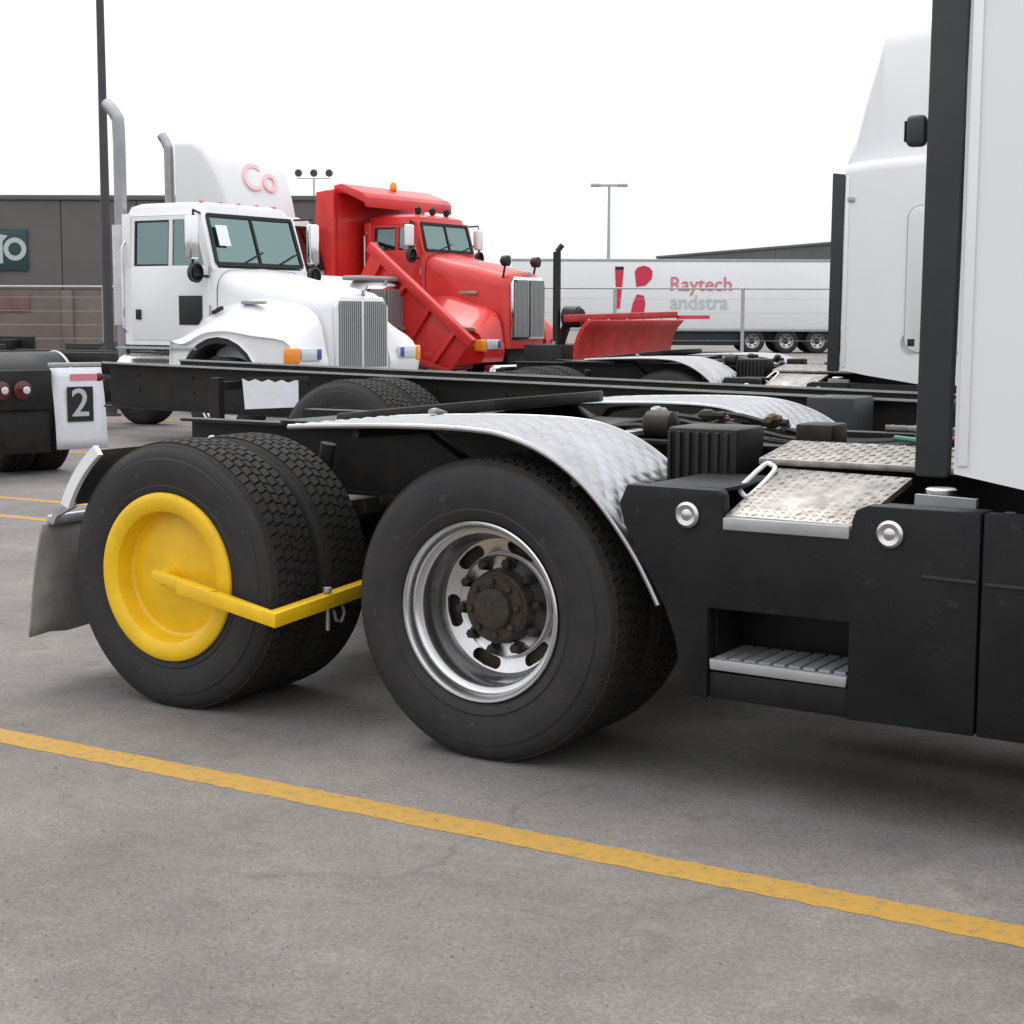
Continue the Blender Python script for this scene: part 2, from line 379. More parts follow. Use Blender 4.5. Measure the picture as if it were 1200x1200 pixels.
def wheel(parent, x, y, far=False, dish=True, nuts=True, sc=1, spin=None, full=True):
    """outer lip plane at y; the wheel faces -Y (or +Y when far)"""
    spin = random.uniform(0, 6) if spin is None else spin
    wz = WC*sc
    wh = inst('wheel', DISH if dish else PLAIN, parent, (x, y, wz), (0, 0, math.pi if far else 0), sc)
    inst('tyre', TYRE, wh)
    if full:
        inst('hub', HUB, wh, rot=(0, spin, 0))
        if nuts:
            for k in range(10):
                a = 2*math.pi*k/10+spin; inst('lug_nut', NUT, wh, (math.cos(a)*.152, 0, math.sin(a)*.152), (0, 0, 0))
    return wh
def arcp(cx, cz, rr, a0, a1, n):
    return [(cx+rr*math.cos(R_(a0+(a1-a0)*i/n)), cz+rr*math.sin(R_(a0+(a1-a0)*i/n))) for i in range(n+1)]

# ------------------------------------------------------------------ highway tractor with sleeper
def catmull(pts, n):
    out = []
    for i in range(len(pts)-1):
        p0, p1, p2, p3 = pts[max(i-1, 0)], pts[i], pts[i+1], pts[min(i+2, len(pts)-1)]
        for k in range(n):
            t = k/n
            out.append(tuple(.5*((2*b)+(c-a)*t+(2*a-5*b+4*c-dd)*t*t+(3*b-a-3*c+dd)*t**3) for a, b, c, dd in zip(p0, p1, p2, p3)))
    out.append(pts[-1]); return out
FPATH = catmull([(-.80, 1.100), (-.58, 1.112), (-.25, 1.122), (0, 1.118), (.14, 1.095), (.27, 1.045), (.39, .965), (.49, .865), (.575, .755), (.63, .665), (.665, .60)], 13)
def fender(parent, y0, y1):
    secs = []; n = 66; sl = 0.
    for i, (x, z) in enumerate(FPATH):
        if i: sl += math.hypot(x-FPATH[i-1][0], z-FPATH[i-1][1])
        a = FPATH[max(i-1, 0)]; b = FPATH[min(i+1, len(FPATH)-1)]
        tx, tz = b[0]-a[0], b[1]-a[1]; l = math.hypot(tx, tz); nx, nz = -tz/l, tx/l
        row = []
        for k in range(n+1):
            y = y0+(y1-y0)*k/n
            h = .0050*min(abs(math.sin(math.pi*(sl+y)/.085)), abs(math.sin(math.pi*(sl-y)/.085)))*(1 if 3 < k < n-3 else 0)
            row.append((x+nx*h, y, z+nz*h))
        secs.append(row)
    mb = MB().loft(secs, caps=False, closed=False)
    fd = mb.build('fender', 'fender', parent, smooth=60)
    for yy in (y0, y1): MB().tube([(x, yy, z-.006) for x, z in FPATH], .0095, 8).build('rolled_edge', 'fender', fd)
    return fd
def make_tractor():
    t = thing('truck_tractor', '', 'truck')
    CY = 1.22
    # chassis
    for y0 in (.76, 1.60):
        mb = MB(); mb.box(-2.02, 5.6, y0, y0+.085, 1.030, 1.042); mb.box(-2.02, 5.6, y0, y0+.085, .765, .777)
        ya = y0 if y0 > 1 else y0+.073
        yb = y0+.073 if y0 < 1 else y0
        mb.box(-2.02, 5.6, yb, yb+.012, .778, 1.029); mb.build('frame_rail', 'frame', t)
    for x in (-1.95, -.70, .55, 1.6): box('crossmember', 'frame', t, x-.05, x+.05, .86, 1.60, .80, 1.0)
    for xa in (0, -1.39):
        MB().rev([(.3, .07), (.8, .075), (.95, .12), (1.05, .2), (1.22, .23), (1.39, .2), (1.49, .12), (1.64, .075), (2.14, .07)], 20, (xa, 0, WC)).build('axle_housing', 'grimy', t)
        for y in (.66, 1.70):
            MB().rev([(.56, .085), (.60, .13), (.66, .12), (.70, .135), (.76, .125), (.80, .10), (.84, .10)], 24, (xa-.38, y+.02 if y < 1 else y, 0), 'z', True).build('air_spring', 'frame', t)
            MB().bar([(xa-.55, y+.03, .53), (xa, y+.03, .66), (xa+.45, y+.03, .74)], .045, .03).build('leaf_spring', 'grimy', t)
            MB().tube([(xa+.16, y-.02, .50), (xa+.27, y-.02, .98)], .032, 10).build('shock_absorber', 'frame', t)
        for y in (.50, 1.86):
            MB().rev([(0, .06), (.01, .085), (.09, .085), (.10, .075), (.19, .085), (.20, .06)], 20, (xa+.22, y, .62), 'x', True).build('brake_chamber', 'grimy', t)
    MB().tube([(-1.2, CY, .56), (-.2, CY, .58)], .045).build('drive_shaft', 'grimy', t)
    MB().tube([(.2, CY, .6), (3.4, CY, .72)], .05).build('drive_shaft', 'grimy', t)
    MB().rev([(2.2, .12), (2.25, .24), (3.0, .27), (3.4, .33), (3.9, .36), (4.6, .30)], 20, (0, CY, .66), 'x', True).build('gearbox', 'grimy', t)
    MB().rev([(.75, .10), (.78, .15), (1.9, .15), (1.93, .10)], 20, (0, .98, .52), 'x', True).build('muffler', 'grimy', t)
    box('battery_box', 'frame', t, .80, 1.36, .30, .70, .33, .80, .02); box('tool_box', 'frame', t, .80, 1.36, 1.76, 2.14, .33, .80, .02)
    # wheels: duals on both sides of both axles
    for xa in (0, -1.39):
        wheel(t, xa, 0, spin=.12 if xa == 0 else .5)
        wheel(t, xa, .315, dish=False, full=False)
        wheel(t, xa, 2.44, far=True); wheel(t, xa, 2.125, far=True, dish=False, full=False)
    wheel(t, 5.0, .02, dish=False, nuts=False); wheel(t, 5.0, 2.42, far=True, dish=False, nuts=False)
    # fenders over the front drive axle, quarter fenders and flaps behind the rear one
    for y0, y1, s in ((.0, .66, 1), (1.78, 2.44, -1)):
        fd = fender(t, y0, y1)
        for x in (-.55, .33):
            z = 1.085 if x < 0 else .965
            MB().tube([(x, .80 if s > 0 else 1.64, .92), (x, .5 if s > 0 else 1.94, z-.02), (x, y0+.06 if s > 0 else y1-.06, z-.01)], .016, 8).build('fender_bracket', 'frame', t)
        q = arcp(-1.39, WC, .580, 127, 156, 10)
        secs = [[(x, y, z) for y in (y0+.0, y0+.22, y0+.44, y1)] for x, z in q]
        qf = MB().loft(secs, caps=False, closed=False).build('quarter_fender', 'fender', t, smooth=60)
        for yy in (y0, y1): MB().bar([(x, yy, z) for x, z in q], .022, .012, (0, 1, 0)).build('rolled_edge', 'white', qf)
        MB().bar([(-1.90, y0+.02, .745), (-1.99, y0+.02, .705), (-2.02, y0+.02, .665)], .012, .012, (0, 1, 0)).build('flap_bracket', 'galv', t)
        box('flap_hanger', 'galv', t, -2.05, -2.025, y0+.01, .79 if s > 0 else y1, .655, .695)
        rows = []
        for i in range(9):
            z = .66-.46*i/8; rows.append([(-2.045-.10*(i/8)**1.2-.012*math.sin(k*1.3+i*.5), y0-.02+.63*k/6, z+.008*math.sin(k*2)) for k in range(7)])
        mb = MB().loft(rows, caps=False, closed=False)
        fl = mb.build('mud_flap', 'flap', t, smooth=60); sm = fl.modifiers.new('thick', 'SOLIDIFY'); sm.thickness = .01
    # rear light bar
    lb = box('light_bar', 'frame', t, -2.075, -2.055, .66, 1.78, .80, .93)
    for y in (.80, .95, 1.5, 1.65): MB().rev([(-2.076, .05), (-2.098, .05), (-2.108, .035), (-2.110, .001)], 16, (0, y, .865), 'x').build('tail_light', 'redlens', lb)
    # fifth wheel
    top = [(-1.28, .90), (-1.34, 1.08), (-.90, 1.17), (-.82, 1.22), (-.90, 1.27), (-1.34, 1.36), (-1.28, 1.54), (-1.00, 1.66), (-.62, 1.70), (-.42, 1.64), (-.34, 1.45), (-.33, 1.22), (-.36, .99), (-.44, .80), (-.62, .74), (-1.00, .78)]
    tilt = lambda x, z: z-.012+(x+.35)*.105
    mb = MB(); n = len(top)
    mb.add([(x, y, tilt(x, 1.145)) for x, y in top]+[(x, y, tilt(x, 1.19)) for x, y in top],
           [list(range(n)), list(range(n, 2*n))]+[(i, (i+1) % n, (i+1) % n+n, i+n) for i in range(n)])
    fw = mb.build('fifth_wheel', 'frame', t, bevel=.006)
    for y in (.84, 1.60): MB().prism([(-.95, 1.058), (-.45, 1.058), (-.55, 1.108), (-.82, 1.080)], 'y', y-.05, y+.05).build('pivot_bracket', 'frame', fw, bevel=.005)
    box('slide_plate', 'frame', t, -1.45, -.05, .74, 1.70, 1.044, 1.056, .003)
    MB().tube([(-.62, .73, 1.11), (-.58, .60, 1.13), (-.56, .54, 1.13)], .011, 8).build('release_handle', 'galv', fw)
    # battery / air equipment between fender and deck
    bx = box('air_dryer', 'frame', t, .44, .70, .50, .74, .86, 1.115, .015)
    for k in range(7): box('fin', 'frame', bx, .45+.035*k, .462+.035*k, .485, .499, .87, 1.10, .002)
    MB().rev([(.15, .05), (.16, .095), (.70, .095), (.71, .05)], 20, (.02, 1.02, .90), 'x', True).build('air_tank', 'frame', t)
    MB().rev([(.10, .05), (.11, .095), (.60, .095), (.61, .05)], 20, (.0, 1.34, .92), 'x', True).build('air_tank', 'grimy', t)
    for k in range(6):
        y = .90+.11*k; x0 = .1+.05*(k % 3)
        MB().tube(catmull([(x0-.4, y, 1.0), (x0, y+.05, 1.08+.02*(k % 2)), (x0+.5, y-.03, 1.02), (x0+1.1, y+.02, 1.06)], 5), .012, 6).build('air_hose', 'frame', t)
    for k in range(9):
        x = -.05+.09*k+random.uniform(-.02, .02); y = .84+.09*(k*5 % 8); z = 1.07+.03*(k % 3)
        MB().rev([(-.05, .012), (-.03, .022), (.0, .022), (.012, .014), (.05, .014)], 8, (x, y, z), 'x' if k % 2 else 'y', True).build('hose_fitting', ('olive', 'grimy', 'galv', 'grimy')[k % 4], t)
    MB().bar([(.10, .80, 1.055), (.10, 1.62, 1.055)], .03, .008).build('hose_bracket', 'galv', t)
    box('valve_block', 'grimy', t, .72, .86, .96, 1.12, 1.00, 1.11, .012)
    MB().rev([(.14, .02), (.16, .05), (.26, .05), (.28, .02)], 14, (.0, .92, 1.09), 'x', True).build('filter_canister', 'grimy', t)
    # tread plates behind the cab
    def plate(q, nu, nv, name='deck_plate'):
        a, b, c, dd = [Vector(p) for p in q]
        th = Vector((0, 0, -.022))
        nrm = (b-a).cross(dd-a).normalized()
        o = MB().add([a, b, c, dd, a+th, b+th, c+th, dd+th], [(0, 1, 2, 3), (4, 7, 6, 5), (0, 4, 5, 1), (1, 5, 6, 2), (2, 6, 7, 3), (3, 7, 4, 0)]).build(name, 'plate', t, bevel=.003)
        lug = MB()
        for i in range(nu):
            for j in range(nv):
                uu, vv = (i+.5)/nu, (j+.5)/nv
                p = (a*(1-uu)+b*uu)*(1-vv)+(dd*(1-uu)+c*uu)*vv
                ex = (b-a).normalized(); ey = nrm.cross(ex)
                if (i+j) % 2: ex, ey = (ex+ey).normalized(), (ey-ex).normalized()
                else: ex, ey = (ex-ey).normalized(), (ey+ex).normalized()
                l, wd = .0135, .0045
                lug.add([p-ex*l, p-ey*wd, p+ex*l, p+ey*wd, p+nrm*.004-ex*l*.4, p+nrm*.004+ex*l*.4], [(0, 1, 4), (1, 5, 4), (1, 2, 5), (2, 3, 5), (3, 4, 5), (3, 0, 4)])
        lo = lug.build('tread_lug', 'plate', o, smooth=0); lo['kind'] = 'stuff'
        return o
    plate([(.885, .0, .892), (1.292, .0, .889), (1.345, .36, 1.0), (.872, .44, 1.0)], 16, 14)
    box('plate_edge', 'galv', t, .885, 1.282, -.018, .004, .848, .886, .004)
    plate([(.80, .45, 1.028), (1.52, .45, 1.028), (1.52, .735, 1.068), (.80, .735, 1.068)], 26, 9)
    plate([(.80, 1.70, 1.068), (1.52, 1.70, 1.068), (1.52, 2.40, .93), (.80, 2.40, .93)], 16, 16)
    MB().tube(catmull([(.84, .205, .952), (.84, .398, 1.010), (.862, .405, 1.012), (.883, .381, .994), (.882, .192, .932), (.86, .185, .938), (.842, .203, .950)], 3), .008, 8).build('grab_handle', 'white', t)
    # black side fairing, right side (with the step) and left side
    for s in (0, 1):
        def Yv(y): return y if s == 0 else 2.44-y
        def P(poly, y0, y1, name, m='blackp', bev=.008, par=t):
            return MB().prism(poly, 'y', Yv(y0), Yv(y1)).build(name, m, par, bevel=bev)
        up = [(.556, .968), (.528, .905), (.548, .840), (.590, .768), (.640, .682), (.690, .595), (.728, .50), (.745, .40), (.752, .33), (.838, .322), (.838, .603), (1.287, .603), (1.287, .315), (1.66, .315), (1.66, .948), (1.335, .950), (1.300, .935), (1.288, .905), (1.285, .862), (.882, .866), (.876, .95), (.862, .966)]
        fa = P(up, -.012, .05, 'side_fairing', bev=.005)
        P([(.8385, .405), (.8385, .322), (1.2865, .315), (1.2865, .405)], .001, .05, 'skirt_panel', par=fa)
        P([(.838, .60), (.838, .41), (1.288, .41), (1.288, .60)], .26, .28, 'step_back', par=fa)
        P([(.838, .62), (.838, .40), (.845, .40), (.845, .62)], .05, .262, 'step_side', par=fa, bev=0)
        P([(.60, .955), (.862, .955), (.862, .967), (.60, .967)], .055, .50, 'top_ledge', par=fa, bev=.003)
        st = P([(.842, .446), (.845, .412), (1.280, .407), (1.284, .440)], -.006, .02, 'step_tread', 'galv', .004)
        mb = MB()
        for k in range(9): mb.box(.85+.048*k, .886+.048*k, Yv(.022), Yv(.24), .435, .447)
        for k in range(5): mb.box(.845, 1.28, Yv(.03+.05*k), Yv(.045+.05*k), .425, .434)
        mb.build('step_grating', 'galv', st)
        # rear tank / front skirt right of the vertical seam
        P([(1.668, .948), (1.668, .315), (3.6, .30), (3.6, .93)], -.012, .05, 'side_fairing', bev=.005)
        MB().bar([(1.50, Yv(-.013), .760), (1.575, Yv(-.017), .757), (1.655, Yv(-.017), .756)], .004, .004).build('crease', 'gasket', fa)
        MB().bar([(1.68, Yv(-.015), .752), (3.5, Yv(-.015), .735)], .004, .004).build('crease', 'gasket', fa)
        P([(1.36, .937), (1.66, .936), (1.66, .947), (1.36, .948)], .055, .10, 'top_ledge', par=fa, bev=.002)
        for x, z in ((.767, .886), (1.404, .872)):
            c = MB()
            sg = -1 if s == 0 else 1
            sg0 = .012*sg
            c.rev([(Yv(0)+sg*0, .040), (Yv(0)+sg*.010, .040), (Yv(0)+sg*.017, .032), (Yv(0)+sg*.014, .024), (Yv(0)+sg*.012, .018), (Yv(0)+sg*.016, .012), (Yv(0)+sg*.017, .0005)], 28, (x, sg0, z))
            c.build('steel_cap', 'alu', t)
        # fuel tank behind the skirt with its filler
        tk = MB().rev([(1.40, .20), (1.42, .245), (1.44, .255), (3.3, .255), (3.32, .245), (3.34, .20)], 36, (0, Yv(.36), .62), 'x', True).build('fuel_tank', 'alu', t)
        MB().rev([(.86, .036), (.958, .036), (.960, .046), (.982, .046), (.986, .04), (.986, .001)], 20, (1.47, Yv(.24), 0), 'z').build('filler_cap', 'alu', tk)
        MB().bar([(1.42, Yv(.16), .955), (1.60, Yv(.16), .95)], .012, .018).build('skirt_strut', 'galv', tk)
        box('tank_strap', 'galv', tk, 1.56, 1.60, Yv(.36)-.262, Yv(.36)+.262, .36, .885, .01)
    # sleeper box, its rear edge seal, roof fairing, cab and bonnet
    sb = MB()
    def sec(x, zb, zt, y0=.012, y1=2.428, rr=.10):
        p = [(x, y0, zb), (x, y0, zt-rr)]
        p += [(x, y0+rr*(1-math.cos(R_(a))), zt-rr+rr*math.sin(R_(a))) for a in (30, 60, 90)]
        p += [(x, y1-rr*(1-math.cos(R_(a))), zt-rr+rr*math.sin(R_(a))) for a in (90, 60, 30)]
        p += [(x, y1, zt-rr), (x, y1, zb)]
        return p
    sb.loft([sec(1.572, 1.052, 2.72), sec(1.80, 1.012, 2.74), sec(2.2, .955, 2.76), sec(3.5, .93, 2.78)])
    sl = sb.build('sleeper_box', 'whitel', t, smooth=40)
    rf = MB().loft([sec(1.58, 2.70, 2.74, .05, 2.39, .03), sec(1.62, 2.70, 2.95, .09, 2.35, .15), sec(1.70, 2.70, 3.40, .13, 2.31, .22), sec(1.80, 2.70, 3.90, .20, 2.24, .28), sec(2.6, 2.70, 3.97, .20, 2.24, .30), sec(3.6, 2.70, 3.45, .22, 2.22, .3), sec(4.6, 2.70, 2.85, .35, 2.1, .1)]).build('roof_fairing', 'white', t, smooth=50)
    MB().loft([sec(3.505, .90, 2.72, .18, 2.26), sec(4.2, .90, 2.66, .20, 2.24), sec(4.75, .90, 1.85, .25, 2.19)]).build('cab', 'white', t, smooth=40)
    MB().loft([sec(4.76, .75, 1.80, .20, 2.24, .25), sec(5.8, .72, 1.62, .22, 2.22, .3), sec(6.3, .70, 1.45, .35, 2.09, .3)]).build('bonnet', 'white', t, smooth=50)
    for y0, y1 in ((-.004, .045), (2.395, 2.444)):
        po = MB().prism([(1.462, 1.040), (1.558, 1.040), (1.578, 2.62), (1.470, 2.635)], 'y', y0, y1).build('side_extender', 'gasket', t, bevel=.012)
    for y0, y1 in ((.004, .0118), (2.4282, 2.436)): box('edge_trim', 'white', t, 1.584, 1.612, y0, y1, 1.075, 2.60, .002)
    # baggage hatch and its handle on the sleeper's side
    def rrect(x0, x1, z0, z1, q, y0, y1):
        pl = []
        for cx, cz, a0 in ((x1-q, z1-q, 0), (x0+q, z1-q, 90), (x0+q, z0+q, 180), (x1-q, z0+q, 270)):
            pl += [(cx+q*math.cos(R_(a0+b)), cz+q*math.sin(R_(a0+b))) for b in (0, 30, 60, 90)]
        return MB().prism(pl, 'y', y0, y1)
    hg = rrect(2.10, 2.95, 1.20, 2.36, .10, .004, .012).build('hatch_seal', 'galv', t)
    rrect(2.108, 2.942, 1.208, 2.352, .095, -.002, .010).build('hatch_panel', 'whitel', hg, bevel=.004)
    MB().rev([(.010, .085), (.002, .085), (.006, .07), (.009, .001)], 20, (2.16, 0, 1.28), 'y').build('latch_dish', 'galv', t)
    box('latch_paddle', 'ink', t, 2.13, 2.19, -.004, .004, 1.25, 1.31, .006)
    box('vent_grille', 'galv', t, 1.60, 1.66, .0, .010, 2.40, 2.44, .006)
    # air and electric lines behind the cab
    for k, (m, x, y, z) in enumerate((('green', 1.40, .60, 1.24), ('redh', 1.43, .74, 1.20), ('frame', 1.38, .9, 1.22))):
        MB().tube(catmull([(1.56, y, z+.06), (1.50, y-.02, z+.05), (x, y, z-.02), (x-.03, y+.02, 1.12), (x-.10, y+.12, 1.085), (x-.26, y+.20, 1.085)], 6), .010, 8).build('air_line', m, t)
    box('rear_panel', 'gasket', t, 1.562, 1.570, .06, 2.38, 1.06, 1.5, .002)
    return t
near = make_tractor()
near['label'] = 'tractor with black step fairing, bare dished wheel and a yellow disc on its rear tyre'
near['group'] = 'tractors with white sleeper boxes'
far = copy_tree(near)
far.location = (-3.40, 8.30, 0)
far['label'] = 'tractor with a tall white sleeper box and roof fairing, parked beyond the bare chassis'
# lamp on the near one's seal only
lamp = MB().box(1.405, 1.462, .0, .04, 1.958, 2.045).build('marker_lamp', 'gasket', near, bevel=.016, seg=3)
MB().box(1.400, 1.4045, .008, .032, 1.972, 2.03).build('lens', 'ink', lamp, bevel=.002)

# ------------------------------------------------------------------ yellow wheel lock on the rear tyre
wl = thing('wheel_lock', 'yellow steel wheel lock, a dished disc with a bent square bar', 'wheel lock', (-1.39, 0, 0))
MB().rev([(.010, .290), (.010, .306), (.000, .318), (-.012, .321), (-.020, .318), (-.024, .310), (-.026, .300), (-.026, .286), (-.022, .262), (-.014, .250), (.000, .245), (.030, .240), (.046, .234), (.052, .222), (.050, .205), (.044, .14), (.036, .06), (.034, .001)], 96, (0, 0, WC)).build('disc', 'yellow', wl, smooth=28)
mt = MB().rev([(.036, .030), (-.028, .030), (-.034, .024), (-.034, .0005)], 28, (0, 0, WC)).build('mount_boss', 'yellow', wl)
MB().bar([(-.022, -.045, WC+.012), (.30, -.085, .474)], .019, .019).build('inner_bar', 'yellow', wl, bevel=.003)
MB().bar([(.125, -.066, .490), (.59, -.10, .418), (.60, .48, .462)], .026, .026).build('bent_bar', 'yellow', wl, bevel=.004)
MB().rev([(.33, .008), (.47, .008), (.475, .016), (.49, .016), (.492, .001)], 12, (.60, .20, 0), 'z').build('locking_pin', 'galv', wl)
MB().tube([(.60, .235, .40), (.60, .25, .36), (.60, .28, .35), (.60, .30, .38), (.60, .29, .41)], .006, 8).build('pin_clip', 'galv', wl)

# ------------------------------------------------------------------ bare chassis standing in the next bay
RK = -.0163
def bare_chassis():
    t = thing('truck_chassis', 'long bare black truck chassis with grey edged rail, standing in the middle bay', 'truck chassis', (0, 3.9, 0))
    def zr(x): return 1.012+RK*x
    for y0 in (.70, 1.55):
        a, b = -6.38, 6.0
        mb = MB()
        mb.bar([(a, y0+.045, zr(a)-.006), (b, y0+.045, zr(b)-.006)], .045, .006)
        mb.bar([(a, y0+.045, zr(a)-.334), (b, y0+.045, zr(b)-.284)], .045, .006)
        yw = y0+.08 if y0 < 1 else y0+.01
        mb.add([(a, yw, zr(a)-.012), (b, yw, zr(b)-.012), (b, yw, zr(b)-.28), (a, yw, zr(a)-.33), (a, yw+.009, zr(a)-.012), (b, yw+.009, zr(b)-.012), (b, yw+.009, zr(b)-.28), (a, yw+.009, zr(a)-.33)],
               [(0, 1, 2, 3), (4, 7, 6, 5), (0, 4, 5, 1), (1, 5, 6, 2), (2, 6, 7, 3), (3, 7, 4, 0)])
        fr = mb.build('frame_rail', 'frame', t)
        MB().bar([(a, y0-.004, zr(a)+.002), (b, y0-.004, zr(b)+.002)], .004, .007).build('rail_lip', 'galv', fr)
        if y0 < 1:
            for k in range(22):
                x = -6.1+.55*k
                for dz in (.09, .20): MB().rev([(yw-.012, .0005), (yw-.012, .012), (yw, .014)], 6, (x+.1*dz, 0, zr(x)-dz)).build('bolt', 'grimy', fr)
    for x in (-6.2, -4.6, -2.6, -.6, 1.4): box('crossmember', 'frame', t, x-.05, x+.05, .80, 1.55, zr(x)-.27, zr(x)-.06)
    for y in (.01, .335): wheel(t, -3.57, y, dish=y < .1, nuts=True, full=y < .1, sc=1.05)
    for y in (2.34, 2.02): wheel(t, -3.57, y, far=True, dish=False, full=False, sc=1.05)
    wheel(t, 4.2, .05, dish=False, nuts=False); wheel(t, 4.2, 2.3, far=True, dish=False, nuts=False)
    MB().rev([(.3, .07), (.95, .12), (1.17, .24), (1.4, .12), (2.05, .07)], 20, (-3.57, 0, .53)).build('axle_housing', 'grimy', t)
    for y in (.62, 1.72): MB().bar([(-4.35, y, .86), (-3.9, y, .72), (-3.57, y, .68), (-3.2, y, .72), (-2.8, y, .84)], .045, .035).build('leaf_spring', 'grimy', t)
    MB().tube([(-3.3, 1.17, .6), (1.5, 1.17, .72)], .05).build('drive_shaft', 'grimy', t)
    # hanger and pale splash plate behind the wheel, grey tank ahead of it
    MB().bar([(-4.98, .42, 1.04), (-4.98, .42, .74), (-4.90, .42, .66)], .045, .03, (0, 1, 0)).build('flap_hanger', 'frame', t)
    MB().bar([(-4.98, .42, .98), (-4.98, .76, .98)], .03, .03).build('hanger_arm', 'frame', t)
    pl = MB()
    top = []
    pts = [(-4.60, .835), (-4.13, .865), (-4.13, 1.045)]
    for k in range(9): pts.append((-4.13-.058*(k+.5), 1.045-(.018 if k % 2 else 0)))
    pts.append((-4.62, 1.03)); pl.prism(pts, 'y', .28, .286)
    pl.build('splash_plate', 'flapw', t)
    MB().bar([(-4.62, .30, 1.04), (-4.05, .30, 1.06)], .012, .012).build('plate_bar', 'frame', t)
    box('battery_box', 'gasket', t, -.50, -.22, .28, .62, .72, 1.04, .015)
    box('air_tank_bracket', 'frame', t, .3, 1.6, .35, .65, .55, .90, .05)
    # cab of the chassis truck, far to the right
    cb = MB().prism([(2.9, 1.05), (4.6, 1.05), (4.6, 1.95), (4.3, 2.65), (2.95, 2.7)], 'y', .25, 2.1).build('cab', 'white', t, bevel=.06, seg=3)
    MB().prism([(4.61, .7), (6.2, .7), (6.25, 1.5), (4.61, 1.9)], 'y', .35, 2.0).build('bonnet', 'white', t, bevel=.1, seg=3)
    return t
bare_chassis()

# ------------------------------------------------------------------ conventional trucks in the rear rows
def slab(mb, q, th):                      # thin panel from four corners, thickened along its normal
    a, b, c, e = [Vector(p) for p in q]; n = (b-a).cross(e-a).normalized()*th
    mb.add([a, b, c, e, a+n, b+n, c+n, e+n], [(0, 1, 2, 3), (7, 6, 5, 4), (0, 4, 5, 1), (1, 5, 6, 2), (2, 6, 7, 3), (3, 7, 4, 0)])
    return mb
def conventional(t, paint, W, cy0, cx0, cx1, zfl, zcowl, zroof, wsx, nose_w, nose_z, cowl_w, ax, fsc, fend=True, grn=11, grz0=.88, hood_lo=.95, rear=(-4.4,), frame_end=-6.2, frz=1.0, dual_near=True, mcap='grille'):
    """local x: 0 at the grille, negative towards the rear; y 0 = right side, W = width"""
    cy = W/2; cw0, cw1 = cy0, W-cy0
    # cab shell as a loft of plan sections so that the corners are round and the roof crowned
    def ring(z, x0, x1, y0, y1, rr):
        p = []
        for px, py, a0 in ((x1-rr, y1-rr, 0), (x0+rr, y1-rr, 90), (x0+rr, y0+rr, 180), (x1-rr, y0+rr, 270)):
            p += [(px+rr*math.cos(R_(a0+b)), py+rr*math.sin(R_(a0+b)), z) for b in (0, 30, 60, 90)]
        return p
    zb = zroof-.13; wtop = wsx
    sh = MB().loft([ring(zfl, cx0, cx1, cw0, cw1, .08), ring(zfl+.5, cx0, cx1, cw0, cw1, .08), ring(zcowl+.04, cx0, cx1-.005, cw0, cw1, .09)])
    cab = sh.build('cab', paint, t, smooth=40)
    MB().loft([ring(zb-.03, cx0+.01, wtop, cw0+.035, cw1-.035, .12), ring(zroof-.05, cx0+.03, wtop-.03, cw0+.07, cw1-.07, .15), ring(zroof-.008, cx0+.10, wtop-.14, cw0+.16, cw1-.16, .18), ring(zroof, cx0+.2, wtop-.26, cw0+.28, cw1-.28, .2)]).build('cab_roof', paint, t, smooth=40)
    def wp(y, f): return (cx1+(wtop-cx1)*f+.004, y, zcowl+(zb-zcowl)*f)
    # rear wall with its window, corner pillars
    for y0, y1, z0, z1 in ((cw0+.04, cy-.45, zcowl+.04, zb-.02), (cy+.45, cw1-.04, zcowl+.04, zb-.02), (cy-.45, cy+.45, zcowl+.04, zcowl+.16), (cy-.45, cy+.45, zb-.12, zb-.02)):
        box('rear_wall', paint, cab, cx0+.012, cx0+.05, y0+.001, y1-.001, z0, z1, .002)
    slab(MB(), [(cx0+.03, cy-.45, zcowl+.16), (cx0+.03, cy+.45, zcowl+.16), (cx0+.03, cy+.45, zb-.12), (cx0+.03, cy-.45, zb-.12)], .004).build('rear_window', 'pane', cab)
    for yy in (cw0+.055, cw1-.055):
        MB().bar([(cx1-.06, yy, zcowl), (wtop-.05, yy+(.02 if yy < cy else -.02), zb)], .05, .055, (0, 1, 0)).build('front_pillar', paint, cab, bevel=.015)
        MB().bar([(cx0+.09, yy, zcowl), (cx0+.09, yy, zb)], .07, .05, (0, 1, 0)).build('rear_pillar', paint, cab, bevel=.012)
    # seats, wheel, dash
    for yy in (cy-.5, cy+.5):
        st = box('seat', 'inside', cab, cx0+.16, cx0+.30, yy-.26, yy+.26, zcowl-.1, zcowl+.22, .05, 3); box('headrest', 'inside', st, cx0+.16, cx0+.27, yy-.12, yy+.12, zcowl+.24, zcowl+.40, .03, 3)
    box('dash', 'inside', cab, cx1-.36, cx1-.10, cw0+.12, cw1-.12, zcowl+.041, zcowl+.12, .03)
    sw = [(cx1-.48+.10*math.sin(a), cy+.5+.21*math.cos(a), zcowl+.16+.18*math.sin(a)) for a in [2*math.pi*k/20 for k in range(21)]]
    MB().tube(sw, .014, 6).build('steering_wheel', 'ink', cab)
    f0, f1 = .13, .95
    ya, yb_ = cw0+.09, cw1-.09
    gs = bpy.data.objects.new('windshield_seal', None)
    sm = MB()
    cor = [wp(ya, f0), wp(yb_, f0), wp(yb_-.02, f1), wp(ya+.02, f1), wp(ya, f0), wp(yb_, f0)]
    gs = MB().bar([wp(ya, f0), wp(yb_, f0)], .022, .022, (1, 0, 0)).build('windshield_seal', 'ink', t)
    MB().bar([wp(ya+.02, f1), wp(yb_-.02, f1)], .022, .022, (1, 0, 0)).build('seal_strip', 'ink', gs)
